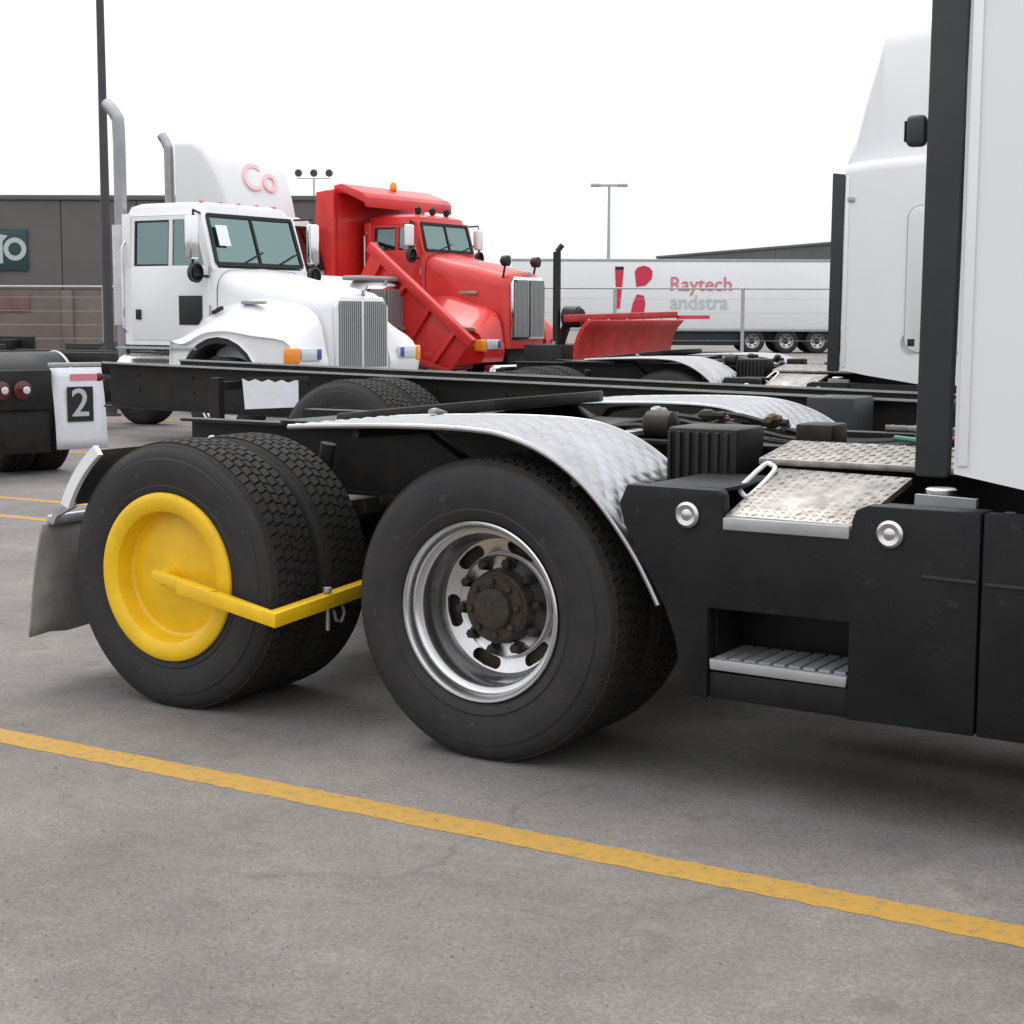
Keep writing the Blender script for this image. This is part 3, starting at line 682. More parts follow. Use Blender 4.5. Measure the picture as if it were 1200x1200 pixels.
    for y0, y1 in ((ya, ya+.02), (yb_, yb_-.02), (cy, cy)): MB().bar([wp(y0, f0+.01), wp(y1, f1-.01)], .016 if y0 == cy else .022, .016, (1, 0, 0)).build('seal_strip', 'ink', gs)
    slab(MB(), [wp(ya, f0), wp(yb_, f0), wp(yb_-.02, f1), wp(ya+.02, f1)], -.005).build('windshield', 'pane', gs)
    for yy in (cy-.30, cy+.35):
        p, q = wp(yy, f0+.03), wp(yy+.36, f0+.22); MB().bar([(p[0]+.03, *p[1:]), (q[0]+.03, *q[1:])], .008, .008, (1, 0, 0)).build('wiper', 'ink', gs)
    # doors both sides
    for s in (0, 1):
        def Yv(y): return y if s == 0 else W-y
        dx0, dx1 = cx0+.17, cx1-.07
        def yat(z): return cw0+(.035*max(0, (z-zcowl))/(zb-zcowl) if z > zcowl else 0)
        def sheet(pts, i_, o_, name, m, par, bev=0.):
            n = len(pts); mb = MB()
            mb.add([(x, Yv(yat(z)+i_), z) for x, z in pts]+[(x, Yv(yat(z)-o_), z) for x, z in pts], [list(range(n)), list(range(n, 2*n))]+[(i, (i+1) % n, (i+1) % n+n, i+n) for i in range(n)])
            return mb.build(name, m, par, bevel=bev)
        zd1 = zb-.035; zw0 = zcowl+.07; zw1 = zd1-.05; sl_ = (wtop-cx1)/(zb-zcowl)
        xa = lambda z: dx1+sl_*max(0, z-zcowl)
        door = sheet([(dx0, zfl+.06), (dx1-.12, zfl+.06), (dx1, zfl+.22), (dx1, zcowl), (xa(zw0), zw0), (dx0, zw0)], .02, .012, 'door', paint, t, .006)
        xm = dx0+.46*(dx1-dx0)+.04
        sheet([(dx0, zw0+.001), (dx0+.05, zw0+.001), (dx0+.05, zw1), (dx0, zw1)], .03, .012, 'door_frame', paint, door)
        sheet([(xm, zw0+.001), (xm+.05, zw0+.001), (xm+.05, zw1), (xm, zw1)], .03, .012, 'door_frame', paint, door)
        sheet([(xa(zw0)-.05, zw0+.001), (xa(zw0), zw0+.001), (xa(zw1), zw1), (xa(zw1)-.05, zw1)], .03, .012, 'door_frame', paint, door)
        sheet([(dx0, zw1+.001), (xa(zw1), zw1+.001), (xa(zd1), zd1), (dx0, zd1)], .03, .012, 'door_frame', paint, door)
        sheet([(dx0+.051, zw0+.002), (xm-.001, zw0+.002), (xm-.001, zw1-.001), (dx0+.051, zw1-.001)], .012, -.007, 'side_window', 'pane', door)
        for u0, u1, v0, v1 in ((dx0+.051, xm-.001, zw0+.001, zw0+.022), (dx0+.051, xm-.001, zw1-.022, zw1-.001), (dx0+.051, dx0+.07, zw0+.023, zw1-.023), (xm-.02, xm-.001, zw0+.023, zw1-.023)):
            sheet([(u0, v0), (u1, v0), (u1, v1), (u0, v1)], .02, .004, 'window_seal', 'ink', door)
        sheet([(xm+.051, zw0+.002), (xa(zw0)-.051, zw0+.002), (xa(zw1)-.051, zw1-.001), (xm+.051, zw1-.001)], .012, -.007, 'vent_window', 'pane', door)
        box('door_handle', 'ink', door, dx0+.08, dx0+.16, min(Yv(cw0-.03), Yv(cw0-.013)), max(Yv(cw0-.03), Yv(cw0-.013)), zfl+.30, zfl+.42, .006)
        # mirror on its bracket
        mx_ = cx1-.10
        mh = MB().box(mx_-.06, mx_+.04, min(Yv(cw0-.32), Yv(cw0-.16)), max(Yv(cw0-.32), Yv(cw0-.16)), zcowl+.12, zb-.06).build('mirror', 'chrome' if paint != 'red' else 'white', t, bevel=.03, seg=3)
        MB().box(mx_-.068, mx_-.061, min(Yv(cw0-.30), Yv(cw0-.18)), max(Yv(cw0-.30), Yv(cw0-.18)), zcowl+.16, zb-.10).build('mirror_glass', 'glass', mh)
        MB().tube([(mx_+.02, Yv(cw0), zcowl-.06), (mx_, Yv(cw0-.24), zcowl-.05), (mx_, Yv(cw0-.24), zcowl+.13)], .018, 8).build('mirror_arm', 'ink', mh)
        MB().tube([(mx_-.12, Yv(cw0+.03), zb-.02), (mx_, Yv(cw0-.22), zb+.0), (mx_, Yv(cw0-.22), zb-.07)], .014, 8).build('mirror_arm', 'ink', mh)
        MB().rev([(0, .001), (.005, .06), (.04, .11), (.09, .12), (.10, .10)], 16, (mx_-.05, Yv(cw0-.22), zcowl-.02), 'x').build('spot_mirror', 'gasket', mh)
    # bonnet
    def hs_(x, wd, zt, zl, rr):
        y0, y1 = cy-wd/2, cy+wd/2
        p = [(x, y0, zl), (x, y0+.02, zt-rr)]
        p += [(x, y0+.02+rr*1.25*(1-math.cos(R_(a))), zt-rr+rr*math.sin(R_(a))) for a in (25, 50, 75)]
        p += [(x, cy, zt+.03)]
        p += [(x, y1-.02-rr*1.25*(1-math.cos(R_(a))), zt-rr+rr*math.sin(R_(a))) for a in (75, 50, 25)]
        p += [(x, y1-.02, zt-rr), (x, y1, zl)]
        return p
    L = cx1
    hood = MB().loft([hs_(L-.02, cowl_w, zcowl+.02, hood_lo, .22), hs_(L*.75, cowl_w*.97, zcowl-.02-(zcowl-nose_z)*.18, hood_lo, .25), hs_(L*.4, (cowl_w+nose_w)/2, zcowl-(zcowl-nose_z)*.55, hood_lo, .27), hs_(L*.12, nose_w*1.04, nose_z+.03, hood_lo-.05, .24), hs_(L*.03, nose_w*.99, nose_z, hood_lo-.08, .2), hs_(0, nose_w*.93, nose_z-.05, hood_lo-.08, .18)]).build('bonnet', paint, t, smooth=50)
    MB().loft([hs_(L-.010, cowl_w+.006, zcowl+.023, hood_lo, .22), hs_(L+.002, cowl_w+.006, zcowl+.023, hood_lo, .22)], caps=False).build('bonnet_gap', 'ink', hood)
    for yy in (cw0-.045, cw1+.045):
        e = .05 if yy < cy else -.05
        MB().tube([(cx0+.07, yy+e, zfl+.15), (cx0+.07, yy, zfl+.20), (cx0+.07, yy, zcowl+.30), (cx0+.07, yy+e, zcowl+.36)], .014, 8).build('grab_handle', 'chrome', cab)
    for k in range(2):
        MB().box(cx1-.062, cx1-.045, cw0-.022, cw0-.006, zfl+.35+.45*k, zfl+.47+.45*k).build('door_hinge', 'galv', cab)
    # grille: surround, two halves of upright slats
    gw = nose_w*.84; gz1 = nose_z-.10
    gr = MB().prism([(cy-gw/2-.05, grz0-.04), (cy+gw/2+.05, grz0-.04), (cy+gw/2+.05, gz1-.06), (cy+gw/2-.05, gz1+.05), (cy-gw/2+.05, gz1+.05), (cy-gw/2-.05, gz1-.06)], 'x', .002, .035).build('grille_surround', 'chrome' if mcap == 'chrome' else paint, t, bevel=.012)
    bk = MB()
    for y0, y1 in ((cy-gw/2, cy-.03), (cy+.03, cy+gw/2)): bk.box(.036, .040, y0, y1, grz0, gz1)
    bk.build('grille_back', 'ink' if mcap == 'chrome' else 'grille', gr)
    for y0, y1 in ((cy-gw/2, cy-.03), (cy+.03, cy+gw/2)):
        for k in range(grn):
            yy = y0+(y1-y0)*(k+.5)/grn; MB().box(.041, .056, yy-.011, yy+.011, grz0, gz1-(.03 if abs(yy-cy) > gw*.42 else 0)).build('grille_slat', 'grille', gr)
    box('bonnet_emblem', 'grille', hood, .037, .050, cy-.03, cy+.03, gz1+.055, gz1+.13, .006)
    # fenders with wheel arches
    if fend:
        for s in (0, 1):
            def Yv(y): return y if s == 0 else W-y
            zt = WC*fsc+.78
            def fsec(y, top, rr, arch):
                o = [(ax-.86, WC*fsc+.36), (ax-.66, WC*fsc+.52+top*.5)] + [(ax+q[0], q[1]) for q in []]
                up = [(ax-.72, zfl+.06), (ax-.52, zt-.10+top), (ax-.22, zt+.02+top), (ax+.12, zt+.05+top), (ax+.50, zt+top*.9), (-.16, zt-.06+top*.6), (-.03, zt-.22), (-.0, .92), (-.04, .78)]
                lo = [(ax+arch*math.cos(R_(a)), WC*fsc+.12+arch*math.sin(R_(a))) for a in range(0, 181, 15)]
                up = catmull(up, 3)
                return [(x, Yv(y), z) for x, z in up+[(ax+arch+.02, .72)]+lo+[(ax-arch-.14, .80)]]
            ff = MB().loft([fsec(.04, -.06, 0, .635), fsec(.0, -.03, 0, .615), fsec(.03, .03, 0, .61), fsec(.10, .08, 0, .61), fsec(.22, .15, 0, .61), fsec(.36, .25, 0, .61), fsec(.50, .38, 0, .61), fsec(.60, .44, 0, .61)]).build('fender', paint, t, smooth=50)
            y0, y1 = sorted((Yv(.10), Yv(.44)))
            rg = [(ax+.606*math.cos(R_(a)), WC*fsc+.12+.606*math.sin(R_(a))) for a in range(0, 181, 12)]+[(ax+.565*math.cos(R_(a)), WC*fsc+.10+.565*math.sin(R_(a))) for a in range(180, -1, -12)]
            MB().prism(rg, 'y', Yv(.015), Yv(.60)).build('wheel_well', 'ink', ff)
            MB().prism([(ax+.60*math.cos(R_(a)), WC*fsc+.12+.60*math.sin(R_(a))) for a in range(0, 181, 12)], 'y', Yv(.56), Yv(.59)).build('splash_guard', 'ink', ff)
            hl = MB().box(-.02, .028, y0, y1, .97, 1.12).build('headlight', 'headl', t, bevel=.02, seg=3)
            y0, y1 = sorted((Yv(.36), Yv(.435))); MB().box(.0285, .034, y0, y1, .985, 1.10).build('reflector', 'bluel', hl, bevel=.002)
            y0, y1 = sorted((Yv(-.02), Yv(.09))); MB().box(-.16, .015, y0, y1, .94, 1.12).build('turn_signal', 'amber', t, bevel=.025, seg=3)
    # wheels and chassis
    wheel(t, ax, .03, dish=False, nuts=False, sc=fsc); wheel(t, ax, W-.03, far=True, dish=False, nuts=False, sc=fsc)
    MB().rev([(.3, .06), (W-.3, .06)], 12, (ax, 0, WC*fsc), 'y', True).build('axle_beam', 'grimy', t)
    for y0 in (cy-.45, cy+.37): box('frame_rail', 'frame', t, frame_end, -.1, y0, y0+.08, frz-.27, frz, .006)
    for xr in rear:
        wheel(t, xr, .03, sc=fsc, dish=True, nuts=False); wheel(t, xr, .35, sc=fsc, dish=False, full=False)
        wheel(t, xr, W-.03, far=True, sc=fsc, dish=False, full=False)
        MB().rev([(.3, .07), (cy, .22), (W-.3, .07)], 16, (xr, 0, WC*fsc)).build('axle_housing', 'grimy', t)
    bp = MB().prism([(-.02, .42), (.16, .42), (.18, .50), (.18, .68), (.14, .74), (-.02, .74)], 'y', .05, W-.05).build('bumper', 'chrome' if mcap == 'chrome' else 'galv', t, bevel=.02)
    MB().prism([(-.6, .75), (-.10, .75), (-.10, 1.3), (-.6, 1.3)], 'y', cy-.4, cy+.4).build('radiator_pack', 'ink', t)
    for xs in (cx0+.1,):
        tk = MB().rev([(xs, .20), (xs+.02, .25), (cx1+.05, .25), (cx1+.07, .20)], 28, (0, .30, zfl-.36), 'x', True).build('fuel_tank', 'alu', t)
        MB().bar([(xs+.1, .10, zfl-.03), (cx1, .10, zfl-.03)], .09, .012).build('step', 'galv', tk)
    return cab, hood
def stack(t, x, y, z0, z1, rr=.065, bend=-.20, m='stackm', name='exhaust_stack'):
    s = MB().tube(catmull([(x, y, z0), (x, y, (z0+z1)/2), (x, y, z1-.35), (x+bend*.25, y, z1-.14), (x+bend, y, z1)], 6), rr, 14).build(name, m, t)
    return s

# white day cab
wa = thing('day_cab_truck', 'white day cab truck with grey upright grille and amber turn signal', 'truck', (-8.60, 9.67, 0))
WA = 2.40
cabA, hoodA = conventional(wa, 'white', WA, .33, -2.92, -1.45, 1.12, 1.98, 2.80, -1.66, 1.08, 1.74, 1.66, -1.12, .98)
stack(wa, -3.02, .45, .95, 4.0, .075)
MB().rev([(1.35, .11), (2.55, .11)], 20, (-3.02, .45, 0), 'z', True).build('heat_shield', 'alu', wa)
MB().prism([(-1.98, 1.36), (-1.68, 1.36), (-1.62, 1.44), (-1.62, 1.70), (-1.98, 1.70)], 'y', .305, .316).build('lower_door_window', 'ink', wa, bevel=.004)
MB().rev([(.0, .001), (.004, .05), (.012, .06)], 12, (-1.35, .45, 1.66)).build('bonnet_latch', 'ink', wa)
MB().bar([(-1.42, .27, 1.50), (-1.26, .25, 1.56)], .02, .02).build('bonnet_latch', 'ink', wa)
box('name_badge', 'galv', wa, -1.05, -.72, .330, .40, 1.60, 1.64, .006)
for k in range(5): MB().box(-1.86, -1.81, .54+.33*k, .585+.33*k, 2.785, 2.815).build('roof_lamp', 'softred', wa, bevel=.008)
slab(MB(), [(-1.500, .50, 2.28), (-1.500, .70, 2.28), (-1.570, .70, 2.52), (-1.570, .50, 2.52)], .002).build('window_sticker', 'paper', wa)
wa.children
# white truck with roof fairing in the row behind
wb = thing('fairing_truck', 'white truck with a tall roof fairing, chrome framed nose behind the white day cab', 'truck', (-11.55, 14.2, 0))
conventional(wb, 'white', 2.40, .28, -3.15, -1.75, 1.15, 2.10, 3.00, -1.97, 1.10, 1.96, 1.55, -1.0, 1.02, mcap='chrome', grz0=1.05)
fr = MB()
def fs(x, zt, y0, y1, rr):
    p = [(x, y0, 2.98), (x, y0, zt-rr)]+[(x, y0+rr*(1-math.cos(R_(a))), zt-rr+rr*math.sin(R_(a))) for a in (30, 60, 90)]
    return p+[(x, y1-rr*(1-math.cos(R_(a))), zt-rr+rr*math.sin(R_(a))) for a in (90, 60, 30)]+[(x, y1, zt-rr), (x, y1, 2.98)]
rfB = fr.loft([fs(-3.22, 4.10, .26, 2.14, .08), fs(-2.90, 4.10, .26, 2.14, .10), fs(-2.72, 4.02, .28, 2.12, .14), fs(-2.52, 3.72, .33, 2.07, .14), fs(-2.36, 3.35, .38, 2.02, .12), fs(-2.28, 3.04, .42, 1.98, .03)]).build('roof_fairing', 'whitel', wb, smooth=50)
text('fairing_script', 'Co', 'palered', rfB, .66, T(-2.47, 1.25, 3.55) @ Matrix.Rotation(R_(-28), 4, 'Y') @ FACE_PX, .05, .3)
stack(wb, -3.42, .35, 1.0, 4.20, .075, -.14)
for k in range(5): MB().box(-2.20, -2.14, .52+.33*k, .57+.33*k, 2.965, 3.005).build('roof_lamp', 'amber', wb, bevel=.01)
MB().prism([(cx, cz) for cx, cz in [(.58, 1.98), (1.82, 1.98), (1.82, 2.05), (.58, 2.05)]], 'x', -.30, .02).build('nose_visor', 'grille', wb, bevel=.02)

# red plough truck
rd = thing('plow_truck', 'red dump truck with a wing plow folded along its side', 'truck', (-10.33, 16.25, 0))
conventional(rd, 'red', 2.5, .50, -2.60, -1.42, 1.30, 2.42, 3.06, -1.56, 1.06, 2.12, 1.44, -1.20, 1.06, mcap='chrome', grz0=1.15, hood_lo=1.05, rear=(-5.0, -6.3), frame_end=-7.2, frz=1.1)
# dump body with cab shield
rd_before = set(kids(rd))
SIDE = [(-6.9, 1.25), (-3.05, 1.25), (-3.05, 3.44), (-3.42, 3.40), (-3.46, 2.05), (-6.9, 1.95)]
db = MB().prism(SIDE, 'y', .0, .07).build('body_side', 'red', rd, bevel=.01)
MB().prism(SIDE, 'y', 2.43, 2.50).build('body_side', 'red', rd, bevel=.01)
box('body_floor', 'redd', rd, -6.9, -3.08, .08, 2.42, 1.25, 1.33); box('headboard', 'red', rd, -3.12, -3.04, .075, 2.425, 1.34, 3.40)
for k in range(6): box('body_rib', 'red', db, -6.6+.62*k, -6.48+.62*k, -.07, -.002, 1.30, 1.92, .01)
box('corner_post', 'red', db, -3.20, -3.03, -.06, -.002, 1.30, 3.42, .015)
cs = MB().prism([(-3.10, 3.36), (-2.9, 3.38), (-2.52, 3.22), (-2.48, 3.14), (-2.48, 3.30), (-2.54, 3.37), (-2.95, 3.52), (-3.10, 3.50)], 'y', .05, 2.45).build('cab_shield', 'red', rd, bevel=.012)
MB().rev([(3.48, .05), (3.50, .06), (3.58, .055), (3.62, .03), (3.625, .001)], 14, (-2.85, 1.3, 0), 'z').build('beacon', 'amber', rd)
for k in range(3): MB().rev([(3.06, .03), (3.09, .05), (3.16, .05), (3.19, .02)], 12, (-2.05, .85+.40*k, 0), 'z', True).build('roof_lamp', 'ink', rd)
# wing: mouldboard stowed against the right side, nose down
wg = slab(MB(), [(-2.80, -.36, 1.30), (-2.02, -.40, 2.46), (-.22, -.50, 1.06), (-.58, -.46, .64)], .03).build('wing_plow', 'red', rd, bevel=.008)
MB().bar([(-2.06, -.42, 2.52), (-.14, -.52, 1.06)], .06, .075).build('wing_top_rail', 'red', wg, bevel=.015)
MB().bar([(-2.86, -.40, 1.30), (-.56, -.50, .64)], .04, .05).build('wing_edge', 'redd', wg, bevel=.01)
for k in range(4):
    f = k/4+.12; MB().bar([(-2.80+2.2*f, -.41-.1*f, 1.29-.64*f), (-2.04+1.85*f, -.45-.1*f, 2.46-1.40*f)], .03, .03).build('wing_rib', 'red', wg)
MB().bar([(-1.62, -.50, 1.42), (-1.36, -.51, 1.26)], .012, .05, (0, 1, 0)).build('name_plate', 'brass', wg)
box('badge', 'brass', rd, -1.15, -.80, .60, .68, 1.80, 1.85, .004); box('badge', 'brass', rd, -.70, -.42, -.03, -.005, 1.24, 1.30, .004)
# front hitch, lift frame, stack and plough lamps
hb = box('plow_hitch', 'ink', rd, .08, .75, .55, 1.95, .55, 1.05, .03)
MB().bar([(.55, .75, .9), (.75, .75, 1.42)], .05, .05, (0, 1, 0)).build('lift_post', 'frame', rd); MB().bar([(.55, 1.75, .9), (.75, 1.75, 1.42)], .05, .05, (0, 1, 0)).build('lift_post', 'frame', rd)
MB().bar([(.75, .65, 1.42), (.75, 1.85, 1.42)], .06, .06).build('lift_beam', 'frame', rd, bevel=.01)
MB().rev([(.75, .10), (.78, .16), (1.0, .16), (1.05, .12)], 18, (0, .62, 1.46), 'x', True).build('hydraulic_motor', 'frame', rd)
MB().tube([(.66, .55, 1.1), (.66, .55, 2.42)], .06, 12).build('marker_post', 'ink', rd)
MB().tube([(.66, .55, 2.42), (.72, .60, 2.52)], .04, 10).build('post_cap', 'ink', rd)
for y in (.80, 1.70):
    pm = MB().tube([(-.46, y, 1.95), (-.40, y, 2.25)], .018, 8).build('lamp_stalk', 'ink', rd); MB().rev([(-.08, .03), (-.04, .08), (.06, .085), (.07, .07)], 14, (-.40, y, 2.31), 'x', True).build('plow_lamp', 'ink', pm)
for o in kids(rd):
    if o not in rd_before: o.location.x += .28
# plough blade ahead of the truck
pb = thing('snow_plow', 'weathered red snow plow blade mounted ahead of the red dump truck', 'snow plow', (-8.5, 15.6, 0))
secs = []
for i in range(9):
    a = R_(-50+i*13); secs.append((.55-.55*math.cos(a)+.0, .92+.62*math.sin(a)))
mb = MB(); rows = [[(x, y, z) for y in (0.2, 1.2, 2.2, 3.2)] for x, z in secs]; mb.loft(rows, caps=False, closed=False)
bl = mb.build('blade', 'redd', pb, smooth=60); s_ = bl.modifiers.new('thick', 'SOLIDIFY'); s_.thickness = .025
for k in range(6): MB().bar([(x-.035, .25+.58*k, z) for x, z in secs], .02, .03, (0, 1, 0)).build('rib', 'red', bl)
MB().bar([(-.1, .1, 1.44), (.02, 3.35, 1.50)], .05, .05).build('top_rail', 'redd', pb, bevel=.01)
MB().bar([(.1, 3.3, 1.46), (.15, 4.3, 1.46)], .03, .03).build('shield_bar', 'redink', pb)
MB().bar([(-.05, .2, .45), (.05, 3.25, .45)], .06, .07).build('cutting_edge', 'frame', pb)
box('push_frame', 'frame', pb, -.75, -.1, 1.1, 2.3, .40, .60, .02)

# ------------------------------------------------------------------ black tractor seen from its tail, at the left
lt = thing('parked_tractor', 'black tractor tail with round red lights and a white printed mud flap', 'truck', (-8.55, 6.1, 0), R_(-22))
# local: +X is towards the viewer (the tail), y to the right
for y0 in (-2.0, -1.15): box('frame_rail', 'frame', lt, -7, .0, y0, y0+.08, .76, 1.02, .006)
cb = box('tail_crossmember', 'frame', lt, .002, .05, -2.3, -.02, .62, .98, .012)
for y in (-.30, -.50, -1.6, -1.8):
    tl = MB().rev([(.05, .085), (.075, .085), (.085, .06), (.088, .001)], 20, (0, y, .80), 'x').build('tail_light', 'redlens', lt); MB().rev([(.089, .034), (.094, .028), (.096, .001)], 14, (0, y+.03, .80), 'x').build('painted_glint', 'headl', tl)  # small pale disc stands in for the highlight on each red lens
box('dark_backing', 'frame', lt, -.01, .001, -2.3, -.03, .22, .619, .008)  # black sheet added to darken the space below the tail lights
for xr in (-.75, -2.1):
    wheel(lt, xr, .30, far=True); wheel(lt, xr, -.015, far=True, dish=False, full=False)
    wheel(lt, xr, -2.35, dish=False, full=False)
for x0 in (-.75,):
    secs = [[(x, y, z) for y in (-.75, -.4, 0, .32)] for x, z in arcp(x0, WC, .62, 25, 150, 16)]
    f_ = MB().loft(secs, caps=False, closed=False).build('fender', 'blackp', lt, smooth=60); m_ = f_.modifiers.new('thick', 'SOLIDIFY'); m_.thickness = .012
    MB().tube([(x, .32, z) for x, z in arcp(x0, WC, .62, 25, 150, 16)], .014, 8).build('fender_edge', 'galv', f_)
    MB().tube([(x, -.75, z) for x, z in arcp(x0, WC, .62, 25, 150, 16)], .014, 8).build('fender_edge', 'galv', f_)
box('deck', 'frame', lt, -3.6, -.15, -2.1, -.95, 1.03, 1.07, .01)
hgr = box('flap_hanger', 'galv', lt, -.03, -.002, -.03, .48, 1.0, 1.04, .008)
flp = MB(); rows = []
for i in range(9):
    z = .995-.75*i/8; rows.append([(.012+.05*math.sin(i/8*2.2), y+.03*i/8, z) for y in (-.02, .10, .24, .36, .47)])
fo = flp.loft(rows, caps=False, closed=False).build('mud_flap', 'flapw', lt, smooth=60); m_ = fo.modifiers.new('thick', 'SOLIDIFY'); m_.thickness = .012
MB().box(.070, .073, .11, .36, .50, .82).build('printed_square', 'ink', fo)
text('printed_mark', '2', 'signw', fo, .36, T(.0745, .235, .66) @ FACE_PX, .001)
MB().box(.030, .034, .16, .42, .875, .935).build('printed_band', 'softred', fo)
MB().rev([(.01, .04), (.03, .04), (.035, .001)], 14, (0, .44, .90), 'x').build('reflector', 'redlens', lt)

# low dark chassis in the rows behind, seen over it
for i, (x, y, rz, lab) in enumerate(((-19.5, 9.5, 0, 'low dark empty truck frame right behind the black tractor tail'), (-25.5, 15.5, 0, 'low dark empty truck frame parked by the brown wall'))):
    t = thing('stripped_truck', lab, 'truck chassis', (x, y, 0), rz, 'empty frames at the back')
    for y0 in (.75, 1.6): box('frame_rail', 'frame', t, -4, 4.6, y0, y0+.09, .78, 1.06, .006)
    for xx in (-3.6, -1, 1.5, 4.2): box('crossmember', 'frame', t, xx, xx+.1, .845, 1.595, .82, 1.0, .006)
    for xr in (2.6, 1.2): wheel(t, xr, .03, nuts=False); wheel(t, xr, 2.4, far=True, dish=False, full=False)
    wheel(t, -3.2, .05, dish=False, nuts=False); wheel(t, -3.2, 2.4, far=True, dish=False, nuts=False)
    MB().prism([(-.2, 1.07), (2.2, 1.07), (1.9, 1.25), (.1, 1.25)], 'y', .7, 1.75).build('fifth_wheel', 'frame', t, bevel=.02)

# ------------------------------------------------------------------ box trailer far behind
ang = math.atan2(58.29-51.5, -20.34+31.45)
tr = thing('box_trailer', 'long white box trailer with red lettering behind the wire fence', 'trailer', (-31.45, 51.5, 0), ang)
Lt = 15.5
box('box_body', 'trailer', tr, 0, Lt, 0, 2.55, .90, 3.68, .03)
box('roof_rail', 'galv', tr, -.01, Lt+.01, -.015, .03, 3.60, 3.70, .008); box('side_rail', 'galv', tr, -.01, Lt+.01, -.02, .03, .86, .98, .008)
for k in range(12): box('side_post', 'trailer', tr, .6+1.28*k, .64+1.28*k, -.005, .002, .985, 3.595, .002)
for xw in (9.6, 10.95, 12.2, 13.4):
    wheel(tr, xw, .05, nuts=False, sc=.95); wheel(tr, xw, 2.5, far=True, dish=False, full=False, sc=.95)
box('bogie', 'frame', tr, 9.2, 13.8, .5, 2.0, .45, .88); box('landing_gear', 'frame', tr, 3.2, 3.4, .4, .6, 0, .88); box('underframe', 'frame', tr, 3.0, 13.8, .9, 1.6, .60, .88)
box('side_skirt', 'gasket', tr, 3.6, 9.2, .25, .30, .30, .86)
def tx(px): return (px-600)/385*13.02
MB().prism([(tx(721), 3.25), (tx(731), 3.25), (tx(727), 1.75), (tx(723), 1.75)], 'y', -.020, -.006).build('red_bar_print', 'redink', tr)
MB().prism([(tx(721), 3.26), (tx(731), 3.26), (tx(731), 3.40), (tx(721), 3.40)], 'y', -.019, -.006).build('dark_bar_print', 'ink', tr)
MB().prism([(tx(744), 3.20), (tx(747), 3.36), (tx(754), 3.44), (tx(761), 3.38), (tx(765), 3.22), (tx(764), 2.92), (tx(757), 2.66), (tx(746), 2.60)], 'y', -.020, -.006).build('red_leaf_print', 'redink', tr)
MB().prism([(tx(747), 2.32), (tx(755), 2.26), (tx(757), 1.95), (tx(755), 1.50), (tx(739), 1.40), (tx(742), 1.95)], 'y', -.020, -.006).build('red_leaf_print', 'redink', tr)
text('trailer_lettering', 'Raytech', 'softred', tr, .78, T(tx(822), -.018, 2.70) @ FACE_MY, .004)
text('trailer_lettering', 'andstra', 'greyink', tr, .78, T(tx(820), -.018, 1.98) @ FACE_MY, .004)

# ------------------------------------------------------------------ buildings
def clad(name, label, p0, p1, h, depth, mlo, mhi, zsplit, step):
    a = Vector((*p0, 0)); b = Vector((*p1, 0)); L = (b-a).length; rz = math.atan2(b.y-a.y, b.x-a.x)
    t = thing(name, label, 'building', (a.x, a.y, 0), rz)
    box('wall', mlo, t, 0, L, .02, depth, 0, zsplit-.002, .0)
    n = int(L/step)
    for k in range(n): box('cladding_panel', mhi, t, L*k/n+.012, L*(k+1)/n-.012, 0, depth, zsplit, h, .02, 1)
    box('roof_edge', mhi, t, -.05, L+.05, -.08, depth+.05, h+.002, h+.18, .02)
    return t, L
bl_, L = clad('warehouse', 'flat roofed grey metal warehouse above a brown wall, with a teal sign', (-62, 27.2), (-33.5, 44.5), 5.6, 18, 'wallb', 'wallg', 2.35, 2.6)
def along(px):                      # metres along the warehouse front for the sign
    return px
sg = box('sign_board', 'teal', bl_, 18.9, 21.0, -.10, -.012, 3.05, 4.55, .02)
MB().rev([(-.115, .42), (-.125, .42), (-.125, .24), (-.115, .24)], 24, (20.55, 0, 3.82)).build('sign_ring', 'signw', sg)
MB().prism([(19.75, 3.3), (20.1, 3.3), (20.1, 4.1), (20.3, 4.3), (19.75, 4.4)], 'y', -.12, -.102).build('sign_mark', 'signw', sg)
box('wall_band', 'wallp', bl_, 15, 21.0, -.04, .018, 1.55, 2.2, .01)
for k in range(4): box('pilaster', 'wallb', bl_, 22.2+2.6*k, 22.6+2.6*k, -.10, .018, 0, 2.34, .02)
box('dock_door', 'wallg', bl_, 10, 14, -.06, .018, 0, 2.2, .02)
clad('long_shed', 'long low dark roofed shed rising behind the box trailer', (-56.5, 114.5), (2.0, 65.0), 6.0, 20, 'wallg', 'wallr', 3.2, 5)

# ------------------------------------------------------------------ poles, lamps, fence
lp = thing('lamp_pole', 'tall dark slender light pole beside the white day cab exhaust', 'light pole', (-14.72, 12.94, 0))
MB().rev([(0, .075), (9, .045)], 14, axis='z', caps=True).build('pole', 'poled', lp)
MB().rev([(0, .16), (.03, .16), (.04, .10), (.2, .09)], 14, axis='z', caps=True).build('base', 'poled', lp)
MB().bar([(-.9, 0, 9.0), (.9, 0, 9.0)], .04, .04).build('arm', 'poled', lp)
for s in (-1, 1): box('lamp_head', 'poled', lp, s*.9-.25, s*.9+.25, -.15, .15, 8.9, 9.05, .02)
lq = thing('yard_light', 'pale distant yard light with a cross arm, rising above the box trailer', 'light pole', (-30.6, 58.0, 0), YAW)
MB().rev([(0, .09), (6.95, .05)], 12, axis='z', caps=True).build('pole', 'galv', lq)
MB().bar([(-.55, 0, 6.95), (.55, 0, 6.95)], .05, .05).build('arm', 'galv', lq)
for s in (-1, 1): box('lamp_head', 'galv', lq, s*.58-.20, s*.58+.20, -.2, .2, 6.90, 7.02, .02)
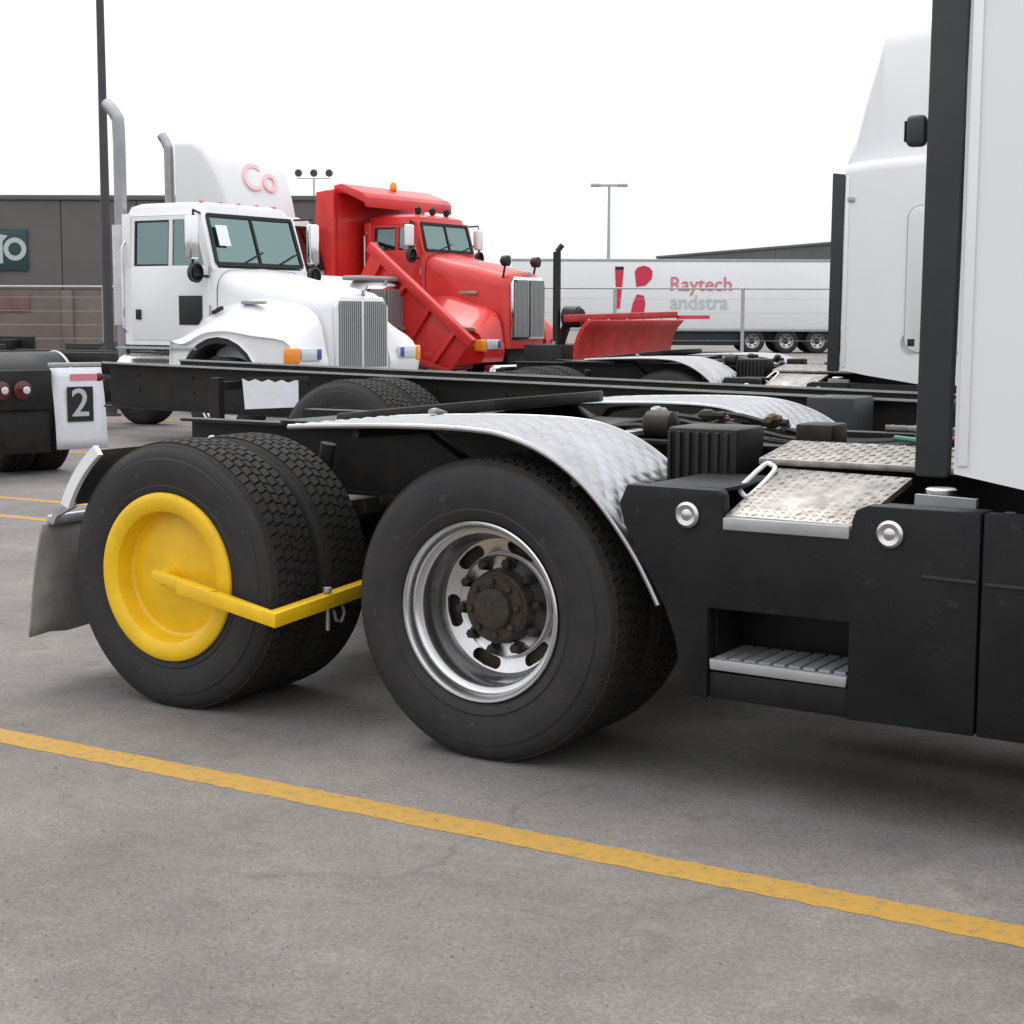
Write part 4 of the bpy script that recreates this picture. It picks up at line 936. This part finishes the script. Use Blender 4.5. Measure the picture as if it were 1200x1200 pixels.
fl = thing('floodlight_mast', 'thin mast with three small floodlights beyond the white truck roofs', 'floodlight', (-35.1, 43.6, 0), YAW)
MB().rev([(0, .045), (6.4, .03)], 8, axis='z', caps=True).build('mast', 'galv', fl)
MB().bar([(-.6, 0, 6.4), (.6, 0, 6.4)], .015, .015).build('crossbar', 'galv', fl)
for k in (-1, 0, 1): MB().rev([(-.12, .12), (.0, .14), (.10, .08)], 12, (.56*k, 0, 6.6), 'y', True).build('floodlight', 'poled', fl)
rk = thing('pipe_rack', 'dark brown steel rack post with a crossbeam between white and red trucks', 'rack', (-17.4, 19.6, 0), .55)
MB().bar([(0, 0, 0), (0, 0, 3.3)], .10, .10, (0, 1, 0)).build('post', 'wallb', rk); MB().bar([(-.75, 0, 3.35), (.15, 0, 3.35)], .10, .09).build('beam', 'grimy', rk)
fe = thing('wire_fence', 'post and wire fence running in front of the box trailer', 'fence', (-17.45, 42.15, 0), ang)
for k in range(-6, 6): MB().rev([(0, .055), (2.32, .055), (2.37, .001)], 10, (3.9*k, 0, 0), 'z').build('post', 'galv', fe)
MB().tube([(-23.4, 0, 2.30), (19.5, 0, 2.30)], .028, 8).build('top_rail', 'galv', fe)
for k in range(5): MB().tube([(-23.4, 0, .3+.42*k), (19.5, 0, .3+.42*k)], .005, 5).build('wire', 'galv', fe)

# ------------------------------------------------------------------ loose grit on the asphalt
gm = MB(); rng = random.Random(3)
for k in range(1500):
    x, y = rng.uniform(-3.5, 3.4), rng.uniform(-3.6, .4)
    if rng.random() < .5: x, y = rng.gauss(.2, .7), rng.gauss(-2.0, .45)
    q = rng.uniform(.0012, .0040)*(1.6 if rng.random() < .06 else 1); a = rng.uniform(0, 3)
    ca, sa = math.cos(a)*q, math.sin(a)*q
    gm.add([(x+ca, y+sa, .0), (x-sa, y+ca*.8, .0), (x-ca, y-sa, .0), (x+sa*.9, y-ca, .0), (x+ca*.2, y-sa*.2, q*1.1)], [(0, 1, 4), (1, 2, 4), (2, 3, 4), (3, 0, 4)])
go = gm.build('grit', 'gritm', None, smooth=0); tag(go, 'loose grit scattered over the asphalt by the yellow line', 'grit', kind='stuff')
